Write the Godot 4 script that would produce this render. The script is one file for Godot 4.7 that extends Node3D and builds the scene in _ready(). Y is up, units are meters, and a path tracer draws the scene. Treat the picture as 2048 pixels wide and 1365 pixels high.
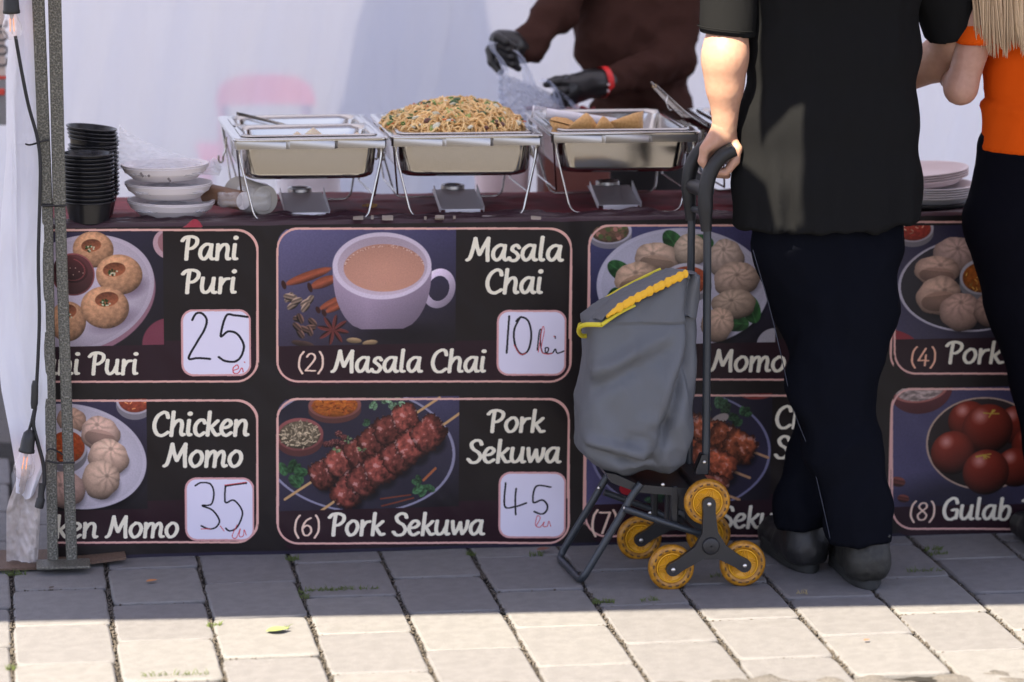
extends Node3D
# A food stall under a white tent: banner-fronted table, chafing dishes, two customers, one seller, a stair-climbing shopping trolley.
# x runs along the banner, y is up, z points out of the stall towards the street; the banner hangs in the plane z = 0.

const FOCAL := 6700.0            # focal length in pixels of the 2048 x 1365 photograph
const EYE := Vector3(0.0, 1.8615, 7.3617)
var cam_right: Vector3
var cam_up: Vector3
var cam_fwd: Vector3
var to_sun := Vector3(-0.43, 0.766, 0.478).normalized()
var mats := {}
var texs := {}


func at(px: float, py: float, z: float) -> Vector3:      # where the sight line through a pixel meets the plane of that z
	var ray := cam_fwd + cam_right * ((px - 1024.0) / FOCAL) - cam_up * ((py - 682.5) / FOCAL)
	return EYE + ray * ((z - EYE.z) / ray.z)


func on(px: float, py: float, y: float) -> Vector3:      # the same for a level plane
	var ray := cam_fwd + cam_right * ((px - 1024.0) / FOCAL) - cam_up * ((py - 682.5) / FOCAL)
	return EYE + ray * ((y - EYE.y) / ray.y)


func v3(x: float, y: float, z: float) -> Vector3:
	return Vector3(x, y, z)


# ---------------------------------------------------------------- mesh building
class M:
	var v := PackedVector3Array()
	var uv := PackedVector2Array()
	var c := PackedColorArray()
	var idx := PackedInt32Array()
	var color := Color.WHITE
	var has_color := false
	var has_uv := false

	func vert(p: Vector3, t := Vector2.ZERO) -> int:
		v.append(p)
		uv.append(t)
		c.append(color)
		return v.size() - 1

	func tri(a: int, b: int, d: int) -> void:
		idx.append(a)
		idx.append(b)
		idx.append(d)

	func quad(a: int, b: int, d: int, e: int) -> void:
		tri(a, b, d)
		tri(a, d, e)

	func loft(rings: Array, closed := true, cap0 := true, cap1 := true, hard := false) -> void:
		var n: int = rings[0].size()
		var ids := []
		for k in rings.size():
			for twice in (2 if hard and k > 0 and k < rings.size() - 1 else 1):
				var row := PackedInt32Array()
				for i in n:
					row.append(vert(rings[k][i], Vector2(float(i) / n, float(k) / maxf(1.0, rings.size() - 1))))
				ids.append(row)
		var step := 2 if hard else 1
		for k in range(0, ids.size() - 1, step):
			var r0: PackedInt32Array = ids[k]
			var r1: PackedInt32Array = ids[k + 1]
			for i in (n if closed else n - 1):
				var j := (i + 1) % n
				quad(r0[i], r0[j], r1[j], r1[i])
		if cap0:
			cap(rings[0], false)
		if cap1:
			cap(rings[-1], true)

	func cap(ring, up: bool) -> void:
		var mid := Vector3.ZERO
		for p in ring:
			mid += p
		mid /= ring.size()
		var m := vert(mid)
		var first := v.size()
		for p in ring:
			vert(p)
		for i in ring.size():
			var j: int = (i + 1) % ring.size()
			if up:
				tri(m, first + i, first + j)
			else:
				tri(m, first + j, first + i)

	func tube(path, radius, sides := 8, caps := true) -> void:
		var rings := []
		var n: int = path.size()
		var side := Vector3.ZERO
		for k in n:
			var d: Vector3 = (path[mini(k + 1, n - 1)] - path[maxi(k - 1, 0)]).normalized()
			if k == 0:
				side = d.cross(Vector3.UP if absf(d.y) < 0.9 else Vector3.RIGHT).normalized()
			else:
				side = (side - d * side.dot(d)).normalized()
			var other := d.cross(side)
			var r: float = radius[k] if radius is Array or radius is PackedFloat32Array else radius
			var ring := PackedVector3Array()
			for i in sides:
				var t := TAU * i / sides
				ring.append(path[k] + (side * cos(t) + other * sin(t)) * r)
			rings.append(ring)
		loft(rings, true, caps, caps)

	func lathe(profile: Array, segs := 32, where := Transform3D(), caps := false, hard := false) -> void:   # profile of (radius, height)
		var rings := []
		for q in profile:
			var ring := PackedVector3Array()
			for i in segs:
				var t := TAU * i / segs
				ring.append(where * Vector3(q.x * cos(t), q.y, -q.x * sin(t)))
			rings.append(ring)
		loft(rings, true, caps, caps, hard)

	func box(mid: Vector3, size: Vector3, bevel := 0.0, turn := Basis()) -> void:
		var h := size / 2.0
		var b := minf(bevel, minf(h.x, minf(h.y, h.z)) * 0.9)
		var rings := []
		for k in ([[-h.y, b], [-h.y + b, 0.0], [h.y - b, 0.0], [h.y, b]] if b > 0.0 else [[-h.y, 0.0], [h.y, 0.0]]):
			var ring := PackedVector3Array()
			var x: float = h.x - k[1]
			var z: float = h.z - k[1]
			for q in ([[x - b, z], [x, z - b], [x, -z + b], [x - b, -z], [-x + b, -z], [-x, -z + b], [-x, z - b], [-x + b, z]] if b > 0.0 else [[x, z], [x, -z], [-x, -z], [-x, z]]):
				ring.append(mid + turn * Vector3(q[0], k[0], q[1]))
			rings.append(ring)
		for k in rings.size() - 1:          # every side its own corners, so that edges stay crisp
			var n: int = rings[k].size()
			for i in n:
				var j := (i + 1) % n
				quad(vert(rings[k][i]), vert(rings[k][j]), vert(rings[k + 1][j]), vert(rings[k + 1][i]))
		cap(rings[0], false)
		cap(rings[-1], true)

	func prism(poly: PackedVector2Array, frame: Transform3D, depth: float, bevel := 0.0) -> void:   # a flat outline given thickness along its own z
		var flat := Geometry2D.triangulate_polygon(poly)
		var inset := poly
		if bevel > 0.0:
			var off := Geometry2D.offset_polygon(poly, -bevel, Geometry2D.JOIN_ROUND)
			if off.size() == 1 and off[0].size() == poly.size():
				inset = off[0]
			else:
				bevel = 0.0
		for side in 2:
			var first := v.size()
			for q in inset:
				vert(frame * Vector3(q.x, q.y, depth / 2 if side == 1 else -depth / 2))
			for k in range(0, flat.size(), 3):
				if side == 1:
					tri(first + flat[k], first + flat[k + 2], first + flat[k + 1])
				else:
					tri(first + flat[k], first + flat[k + 1], first + flat[k + 2])
		for i in poly.size():
			var a := poly[i]
			var b := poly[(i + 1) % poly.size()]
			var f := vert(frame * Vector3(a.x, a.y, -depth / 2 + bevel))
			vert(frame * Vector3(b.x, b.y, -depth / 2 + bevel))
			vert(frame * Vector3(b.x, b.y, depth / 2 - bevel))
			vert(frame * Vector3(a.x, a.y, depth / 2 - bevel))
			quad(f, f + 1, f + 2, f + 3)

	func sheet(nx: int, ny: int, f: Callable) -> void:          # a grid; f(u, v) gives the point
		has_uv = true
		var first := v.size()
		for j in ny + 1:
			for i in nx + 1:
				vert(f.call(float(i) / nx, float(j) / ny), Vector2(float(i) / nx, float(j) / ny))
		for j in ny:
			for i in nx:
				var a := first + j * (nx + 1) + i
				quad(a, a + 1, a + nx + 2, a + nx + 1)

	func ball(mid: Vector3, r: Vector3, segs := 12, turn := Basis()) -> void:
		var rings := []
		var rows := maxi(4, segs / 2)
		for k in rows + 1:
			var t := PI * (float(k) / rows) - PI / 2
			var ring := PackedVector3Array()
			for i in segs:
				var a := TAU * i / segs
				ring.append(mid + turn * Vector3(r.x * cos(t) * cos(a), r.y * sin(t), -r.z * cos(t) * sin(a)))
			rings.append(ring)
		loft(rings, true, false, false)

	func normals() -> PackedVector3Array:
		var n := PackedVector3Array()
		n.resize(v.size())
		for k in range(0, idx.size(), 3):
			var a := v[idx[k]]
			var w := (v[idx[k + 2]] - a).cross(v[idx[k + 1]] - a)
			n[idx[k]] += w
			n[idx[k + 1]] += w
			n[idx[k + 2]] += w
		for k in n.size():
			n[k] = n[k].normalized() if n[k].length_squared() > 1e-20 else Vector3.UP
		return n

	func mesh() -> ArrayMesh:
		var a := []
		a.resize(Mesh.ARRAY_MAX)
		a[Mesh.ARRAY_VERTEX] = v
		a[Mesh.ARRAY_NORMAL] = normals()
		if has_uv:
			a[Mesh.ARRAY_TEX_UV] = uv
		if has_color:
			a[Mesh.ARRAY_COLOR] = c
		a[Mesh.ARRAY_INDEX] = idx
		var m := ArrayMesh.new()
		m.add_surface_from_arrays(Mesh.PRIMITIVE_TRIANGLES, a)
		return m


# a smooth body: a distance field of tapered limbs joined with a smooth minimum, meshed as surface nets
class Body:
	var lo: Vector3
	var cell: float
	var nx: int
	var ny: int
	var nz: int
	var f := PackedFloat32Array()

	func _init(from: Vector3, to: Vector3, size: float) -> void:
		lo = from
		cell = size
		nx = int(ceil((to.x - from.x) / size)) + 1
		ny = int(ceil((to.y - from.y) / size)) + 1
		nz = int(ceil((to.z - from.z) / size)) + 1
		f.resize(nx * ny * nz)
		f.fill(1.0)

	func limb(a: Vector3, b: Vector3, ra: float, rb: float, k := 0.03, flat := Vector3.ONE) -> void:   # flat: how far the section is stretched along x, y, z
		var reach := maxf(ra, rb) * maxf(flat.x, maxf(flat.y, flat.z)) + k + cell * 2
		var p0 := (a.min(b) - Vector3.ONE * reach - lo) / cell
		var p1 := (a.max(b) + Vector3.ONE * reach - lo) / cell
		var inv := Vector3.ONE / flat
		var least := minf(flat.x, minf(flat.y, flat.z))
		var ab := (b - a) * inv
		var len2 := maxf(ab.length_squared(), 1e-9)
		for z in range(maxi(0, int(p0.z)), mini(nz, int(p1.z) + 2)):
			for y in range(maxi(0, int(p0.y)), mini(ny, int(p1.y) + 2)):
				var row := (z * ny + y) * nx
				for x in range(maxi(0, int(p0.x)), mini(nx, int(p1.x) + 2)):
					var ap := (lo + Vector3(x, y, z) * cell - a) * inv
					var t := clampf(ap.dot(ab) / len2, 0.0, 1.0)
					var d := (ap - ab * t).length() - lerpf(ra, rb, t)
					d *= least
					var was := f[row + x]
					var h := maxf(k - absf(was - d), 0.0)
					f[row + x] = minf(was, d) - h * h * 0.25 / k

	func chain(pts: Array, radii: Array, k := 0.03, flat := Vector3.ONE) -> void:
		for i in pts.size() - 1:
			limb(pts[i], pts[i + 1], radii[i], radii[i + 1], k, flat)

	func carve(g: Callable) -> void:          # take away where g(p) is positive: a hem, a cuff
		for z in nz:
			for y in ny:
				for x in nx:
					var o := (z * ny + y) * nx + x
					if f[o] < cell * 4.0:
						f[o] = maxf(f[o], g.call(lo + Vector3(x, y, z) * cell))

	func into(m: M) -> void:
		var place := {}
		var first := m.v.size()
		var strides := [0, 1, nx, nx + 1, nx * ny, nx * ny + 1, nx * ny + nx, nx * ny + nx + 1]
		for z in nz - 1:
			for y in ny - 1:
				var base := (z * ny + y) * nx
				for x in nx - 1:
					var o := base + x
					var c0 := f[o]
					if c0 > cell * 3.5 or c0 < -cell * 3.5:
						continue
					var neg := 0
					for s in strides:
						if f[o + s] < 0.0:
							neg += 1
					if neg == 0 or neg == 8:
						continue
					var sum := Vector3.ZERO
					var n := 0
					for e in 12:
						var axis := e / 4
						var q := e % 4
						var p := Vector3i.ZERO
						p[(axis + 1) % 3] = q & 1
						p[(axis + 2) % 3] = q >> 1
						var i0 := o + p.x + p.y * nx + p.z * nx * ny
						var i1: int = i0 + [1, nx, nx * ny][axis]
						var d0 := f[i0]
						var d1 := f[i1]
						if (d0 < 0.0) != (d1 < 0.0):
							var w := Vector3(p)
							w[axis] += d0 / (d0 - d1)
							sum += w
							n += 1
					var at_ := lo + (Vector3(x, y, z) + sum / n) * cell
					place[o] = m.vert(at_)
		for o in place:
			var x: int = o % nx
			var y: int = (o / nx) % ny
			var z: int = o / (nx * ny)
			for axis in 3:
				var s: int = [1, nx, nx * ny][axis]
				var u: int = [nx, nx * ny, 1][axis]
				var w: int = [nx * ny, 1, nx][axis]
				if (y == 0 and (u == nx or w == nx)) or (z == 0 and (u == nx * ny or w == nx * ny)) or (x == 0 and (u == 1 or w == 1)):
					continue
				var inside := f[o] < 0.0
				if inside == (f[o + s] < 0.0):
					continue
				var a = place.get(o)
				var b = place.get(o - u)
				var d = place.get(o - u - w)
				var e = place.get(o - w)
				if a == null or b == null or d == null or e == null:
					continue
				if inside:
					m.quad(a, e, d, b)
				else:
					m.quad(a, b, d, e)


func ripple(m: M, f: Callable) -> void:          # move every vertex along its normal by f(point, normal)
	var n := m.normals()
	for k in m.v.size():
		m.v[k] += n[k] * float(f.call(m.v[k], n[k]))


func curve(pts, steps := 6) -> PackedVector3Array:          # Catmull-Rom through points
	var out := PackedVector3Array()
	var n: int = pts.size()
	for k in n - 1:
		var a: Vector3 = pts[maxi(k - 1, 0)]
		var b: Vector3 = pts[k]
		var c: Vector3 = pts[k + 1]
		var d: Vector3 = pts[mini(k + 2, n - 1)]
		for s in steps:
			out.append(b.cubic_interpolate(c, a, d, float(s) / steps))
	out.append(pts[n - 1])
	return out


func fillet(pts, r: float, steps := 4) -> PackedVector3Array:          # straight pieces with rounded bends, as bent tube
	var out := PackedVector3Array([pts[0]])
	for k in range(1, pts.size() - 1):
		var p: Vector3 = pts[k]
		var a: Vector3 = p + (pts[k - 1] - p).limit_length(minf(r, (pts[k - 1] - p).length() * 0.45))
		var b: Vector3 = p + (pts[k + 1] - p).limit_length(minf(r, (pts[k + 1] - p).length() * 0.45))
		for s in steps + 1:
			var t := float(s) / steps
			out.append(a.lerp(p, t).lerp(p.lerp(b, t), t))
	out.append(pts[-1])
	return out


func round_rect(w: float, h: float, r: float, y: float, n := 4) -> PackedVector3Array:          # a level ring about the origin
	var out := PackedVector3Array()
	for q in 4:
		var cx := (w / 2 - r) * (1 if q == 0 or q == 3 else -1)
		var cz := (h / 2 - r) * (-1 if q < 2 else 1)
		for k in n + 1:
			var t := PI / 2 * (q + float(k) / n)
			out.append(Vector3(cx + r * cos(t), y, cz - r * sin(t)))
	return out


func moved(ring: PackedVector3Array, by: Vector3) -> PackedVector3Array:
	var out := PackedVector3Array()
	for p in ring:
		out.append(p + by)
	return out


# ---------------------------------------------------------------- things, parts, materials
var taken := {}

func numbered(called: String) -> String:
	taken[called] = taken.get(called, -1) + 1
	return called if taken[called] == 0 else "%s_%03d" % [called, taken[called]]


func thing(called: String, label: String, category: String, base := Vector3.ZERO, group := "") -> Node3D:
	var o := Node3D.new()
	o.name = numbered(called)
	add_child(o, true)
	o.position = base
	o.set_meta("label", label)
	o.set_meta("category", category)
	if group:
		o.set_meta("group", group)
	return o


func part(parent: Node3D, called: String, m, mat: Material) -> MeshInstance3D:          # shapes are given in the scene's axes, or in the thing's while it stands at the origin
	var o := MeshInstance3D.new()
	o.name = called
	o.mesh = m.mesh() if m is M else m
	o.material_override = mat
	if parent.get_parent() == self and not (parent is MeshInstance3D):
		o.position = -parent.position
	parent.add_child(o, true)
	return o


func lone(called: String, m: M, mat: Material, label: String, category: String, group := "") -> MeshInstance3D:          # a thing that is one mesh
	var o := MeshInstance3D.new()
	o.name = numbered(called)
	o.mesh = m.mesh()
	o.material_override = mat
	add_child(o, true)
	o.set_meta("label", label)
	o.set_meta("category", category)
	if group:
		o.set_meta("group", group)
	return o


func setting(called: String, m: M, mat: Material) -> MeshInstance3D:
	var o := MeshInstance3D.new()
	o.name = numbered(called)
	o.mesh = m.mesh()
	o.material_override = mat
	add_child(o, true)
	o.set_meta("kind", "structure")
	return o


func again(o: Node3D, where: Transform3D, label := "") -> Node3D:
	var c: Node3D = o.duplicate()
	c.name = numbered(String(o.name).rstrip("0123456789").trim_suffix("_"))
	add_child(c, true)
	c.transform = where
	if label:
		c.set_meta("label", label)
	return c


func mat(called: String, r: float, g: float, b: float, rough := 0.7, metal := 0.0) -> StandardMaterial3D:          # linear base colour
	if mats.has(called):
		return mats[called]
	var m := StandardMaterial3D.new()
	m.resource_name = called
	m.albedo_color = Color(r, g, b).linear_to_srgb()
	m.roughness = rough
	m.metallic = metal
	mats[called] = m
	return m


func noise_tex(called: String, freq: float, lo: Color, hi: Color, size := 512, kind := FastNoiseLite.TYPE_SIMPLEX_SMOOTH, octaves := 4, seed_ := 1) -> NoiseTexture2D:
	if texs.has(called):
		return texs[called]
	var n := FastNoiseLite.new()
	n.noise_type = kind
	n.frequency = freq
	n.fractal_octaves = octaves
	n.seed = seed_
	var t := NoiseTexture2D.new()
	t.width = size
	t.height = size
	t.seamless = true
	t.noise = n
	var g := Gradient.new()
	g.set_color(0, lo)
	g.set_color(1, hi)
	t.color_ramp = g
	texs[called] = t
	return t


func grained(m: StandardMaterial3D, tex: Texture2D, scale: float) -> StandardMaterial3D:          # colour grain laid on from three sides
	m.albedo_texture = tex
	m.uv1_triplanar = true
	m.uv1_world_triplanar = false
	m.uv1_scale = Vector3.ONE * scale
	return m


func relief(m: StandardMaterial3D, tex: Texture2D, centimetres: float) -> StandardMaterial3D:
	m.heightmap_enabled = true
	m.heightmap_texture = tex
	m.heightmap_scale = centimetres
	return m


func grey(v: float) -> Color:
	return Color(v, v, v)


# ---------------------------------------------------------------- the printed banner: lettering and food photographs, drawn as flat print
const PRINT := 1500.0            # print pixels per metre
const PRINT_X0 := -0.10
const PRINT_TOP := 0.752
var canvas: Image


func bp(px: float, py: float) -> Vector2:
	var w := at(px, py, 0.0)
	return Vector2((w.x - PRINT_X0) * PRINT, (PRINT_TOP - w.y) * PRINT)


func rgb(r: float, g: float, b: float, a := 1.0) -> Color:
	return Color(r / 255.0, g / 255.0, b / 255.0, a)


func glyphs() -> Dictionary:          # pen strokes in units of the capital height; the last entry is the advance
	var arch := [Vector2(.11, .35), Vector2(.25, .6), Vector2(.42, .66), Vector2(.5, .5), Vector2(.48, .15), Vector2(.53, .02), Vector2(.6, .04)]
	var cee := [Vector2(.6, .78), Vector2(.54, .96), Vector2(.38, 1.0), Vector2(.15, .8), Vector2(.06, .42), Vector2(.18, .08), Vector2(.4, 0), Vector2(.62, .14)]
	return {
		"P": [[Vector2(.2, 0), Vector2(.21, .5), Vector2(.24, .94)], [Vector2(.0, .82), Vector2(.12, .96), Vector2(.35, 1.0), Vector2(.57, .9), Vector2(.58, .68), Vector2(.42, .5), Vector2(.24, .46)], .68],
		"a": [[Vector2(.5, .62), Vector2(.3, .67), Vector2(.1, .48), Vector2(.07, .2), Vector2(.2, .02), Vector2(.36, .14), Vector2(.49, .5)], [Vector2(.5, .66), Vector2(.48, .2), Vector2(.54, .03), Vector2(.61, .04)], .66],
		"n": [[Vector2(.1, .66), Vector2(.1, .33), Vector2(.09, 0)], arch, .67],
		"i": [[Vector2(.11, .66), Vector2(.09, .18), Vector2(.13, .03), Vector2(.2, .04)], [Vector2(.13, .94), Vector2(.14, .95)], .3],
		"u": [[Vector2(.09, .66), Vector2(.07, .22), Vector2(.18, .02), Vector2(.36, .12), Vector2(.48, .42)], [Vector2(.5, .66), Vector2(.48, .16), Vector2(.53, .02), Vector2(.6, .04)], .67],
		"r": [[Vector2(.1, .66), Vector2(.1, .33), Vector2(.09, 0)], [Vector2(.11, .35), Vector2(.24, .58), Vector2(.4, .63)], .46],
		"C": [cee, .68],
		"h": [[Vector2(.13, 1.02), Vector2(.11, .5), Vector2(.09, 0)], arch, .67],
		"c": [[Vector2(.45, .54), Vector2(.39, .66), Vector2(.23, .65), Vector2(.08, .42), Vector2(.1, .12), Vector2(.26, .0), Vector2(.45, .12)], .5],
		"k": [[Vector2(.13, 1.02), Vector2(.11, .5), Vector2(.09, 0)], [Vector2(.47, .64), Vector2(.3, .45), Vector2(.14, .33)], [Vector2(.2, .38), Vector2(.34, .14), Vector2(.44, .02), Vector2(.55, .05)], .57],
		"e": [[Vector2(.12, .33), Vector2(.33, .37), Vector2(.45, .52), Vector2(.36, .66), Vector2(.2, .62), Vector2(.07, .36), Vector2(.12, .1), Vector2(.28, .0), Vector2(.47, .12)], .55],
		"M": [[Vector2(.0, .02), Vector2(.1, .12), Vector2(.19, .5), Vector2(.26, .97)], [Vector2(.26, .97), Vector2(.34, .6), Vector2(.46, .26)], [Vector2(.46, .26), Vector2(.62, .65), Vector2(.76, .97)], [Vector2(.76, .97), Vector2(.76, .4), Vector2(.79, .0)], .92],
		"o": [[Vector2(.28, .67), Vector2(.1, .5), Vector2(.06, .24), Vector2(.2, .01), Vector2(.4, .1), Vector2(.5, .38), Vector2(.42, .62), Vector2(.26, .67)], .58],
		"m": [[Vector2(.1, .66), Vector2(.1, .33), Vector2(.09, 0)], [Vector2(.11, .35), Vector2(.22, .58), Vector2(.35, .66), Vector2(.42, .5), Vector2(.4, 0)], [Vector2(.42, .35), Vector2(.54, .58), Vector2(.67, .66), Vector2(.74, .5), Vector2(.72, .15), Vector2(.77, .02), Vector2(.84, .04)], .91],
		"S": [[Vector2(.53, .82), Vector2(.46, .97), Vector2(.28, 1.0), Vector2(.12, .84), Vector2(.2, .62), Vector2(.42, .46), Vector2(.52, .24), Vector2(.4, .03), Vector2(.18, 0), Vector2(.03, .15)], .6],
		"w": [[Vector2(.06, .64), Vector2(.1, .3), Vector2(.18, .04)], [Vector2(.18, .04), Vector2(.3, .3), Vector2(.38, .58)], [Vector2(.38, .58), Vector2(.42, .3), Vector2(.5, .04)], [Vector2(.5, .04), Vector2(.64, .3), Vector2(.68, .64)], .76],
		"l": [[Vector2(.13, 1.02), Vector2(.1, .2), Vector2(.14, .03), Vector2(.22, .04)], .32],
		"s": [[Vector2(.39, .55), Vector2(.3, .66), Vector2(.16, .61), Vector2(.13, .46), Vector2(.28, .34), Vector2(.38, .18), Vector2(.28, .01), Vector2(.1, .02), Vector2(.03, .12)], .47],
		"G": [cee, [Vector2(.42, .44), Vector2(.62, .44), Vector2(.6, .06)], .74],
		"b": [[Vector2(.13, 1.02), Vector2(.11, .5), Vector2(.1, .06)], [Vector2(.11, .35), Vector2(.26, .62), Vector2(.44, .62), Vector2(.5, .38), Vector2(.4, .06), Vector2(.22, .0), Vector2(.11, .1)], .6],
		"J": [[Vector2(.12, .9), Vector2(.28, 1.0), Vector2(.44, .97), Vector2(.43, .3), Vector2(.3, 0), Vector2(.06, -.02)], .56],
		"2": [[Vector2(.06, .8), Vector2(.16, .97), Vector2(.34, .97), Vector2(.44, .78), Vector2(.34, .5), Vector2(.04, .02)], [Vector2(.04, .02), Vector2(.48, .02)], .58],
		"4": [[Vector2(.34, 1), Vector2(.03, .3)], [Vector2(.03, .3), Vector2(.52, .3)], [Vector2(.38, .62), Vector2(.37, 0)], .6],
		"6": [[Vector2(.42, .96), Vector2(.2, .8), Vector2(.06, .42), Vector2(.14, .06), Vector2(.32, .0), Vector2(.46, .2), Vector2(.42, .45), Vector2(.24, .55), Vector2(.08, .4)], .58],
		"7": [[Vector2(.02, .98), Vector2(.48, .98)], [Vector2(.48, .98), Vector2(.2, 0)], .56],
		"8": [[Vector2(.26, .54), Vector2(.08, .74), Vector2(.16, .96), Vector2(.36, .97), Vector2(.44, .76), Vector2(.26, .54), Vector2(.06, .3), Vector2(.12, .04), Vector2(.36, .02), Vector2(.46, .28), Vector2(.26, .54)], .58],
		"(": [[Vector2(.24, 1.1), Vector2(.09, .8), Vector2(.07, .25), Vector2(.24, -.14)], .34],
		")": [[Vector2(.06, 1.1), Vector2(.2, .8), Vector2(.22, .25), Vector2(.06, -.14)], .34],
		" ": [.34],
	}


func dab(im: Image, p: Vector2, rx: float, ry: float, col: Color) -> void:          # one touch of the pen
	for dy in range(int(-ry), int(ry) + 1):
		var w := rx * sqrt(maxf(0.0, 1.0 - float(dy * dy) / (ry * ry + 0.01)))
		im.fill_rect(Rect2i(int(p.x - w), int(p.y) + dy, int(2 * w) + 1, 1), col)


func pen(im: Image, pts: Array, rx: float, ry: float, col: Color, smooth := true) -> void:
	for k in pts.size() - 1:
		var a: Vector2 = pts[maxi(k - 1, 0)]
		var b: Vector2 = pts[k]
		var c: Vector2 = pts[k + 1]
		var d: Vector2 = pts[mini(k + 2, pts.size() - 1)]
		var steps := int(maxf(2.0, b.distance_to(c) / maxf(1.2, ry * 0.35)))
		for s in steps + 1:
			var t := float(s) / steps
			dab(im, b.cubic_interpolate(c, a, d, t) if smooth else b.lerp(c, t), rx, ry, col)


func lettering(text: String, x0: float, x1: float, base: float, high: float, col: Color, weight := 0.087) -> void:          # photograph pixels
	var g := glyphs()
	var whole := 0.0
	for ch in text:
		whole += float(g[ch][-1])
	whole -= 0.06
	var a := bp(x0, base)
	var b := bp(x1, base)
	var h := bp(x0, base - high)
	var along := (b - a) / whole
	var up := Vector2(0.07 * (a.y - h.y), h.y - a.y)
	var pen_x := weight * (a.y - h.y)
	var at_ := 0.0
	for ch in text:
		var strokes: Array = g[ch]
		for k in strokes.size() - 1:
			var pts := []
			for q in strokes[k]:
				pts.append(a + along * (at_ + q.x) + up * q.y)
			pen(canvas, pts, pen_x * (1.25 if ch == "i" and k == 1 else 1.0), pen_x * (1.05 if ch == "i" and k == 1 else 0.74), col)
		at_ += float(strokes[-1])


func scrawl(strokes: Array, r: float, col: Color) -> void:          # marker pen, photograph pixels
	for s in strokes:
		var pts := []
		for q in s:
			pts.append(bp(q[0], q[1]))
		pen(canvas, pts, r, r, col)


func frame_rect(x0: float, y0: float, x1: float, y1: float, r: float, width: float, line: Color, inside: Color) -> void:          # a rounded box in photograph pixels
	var a := bp(x0, y0)
	var b := bp(x1, y0)
	var c := bp(x0, y1)
	var k := PRINT / 893.0
	var rr := r * k
	var w := b.x - a.x
	var h := c.y - a.y
	var slope := (b.y - a.y) / w
	for i in int(w):
		var e := 0.0
		var d := minf(i, w - i)
		if d < rr:
			e = rr - sqrt(maxf(0.0, rr * rr - (rr - d) * (rr - d)))
		var inner := e
		var lw := width * k
		if d < lw:
			inner = h
		elif d < rr:
			inner = rr - sqrt(maxf(0.0, (rr - lw) * (rr - lw) - (rr - d) * (rr - d)))
		else:
			inner = lw
		var top := a.y + slope * i
		canvas.fill_rect(Rect2i(int(a.x) + i, int(top + e), 1, int(h - 2 * e)), line)
		if inner < h / 2:
			canvas.fill_rect(Rect2i(int(a.x) + i, int(top + inner), 1, int(h - 2 * inner)), inside)


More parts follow.
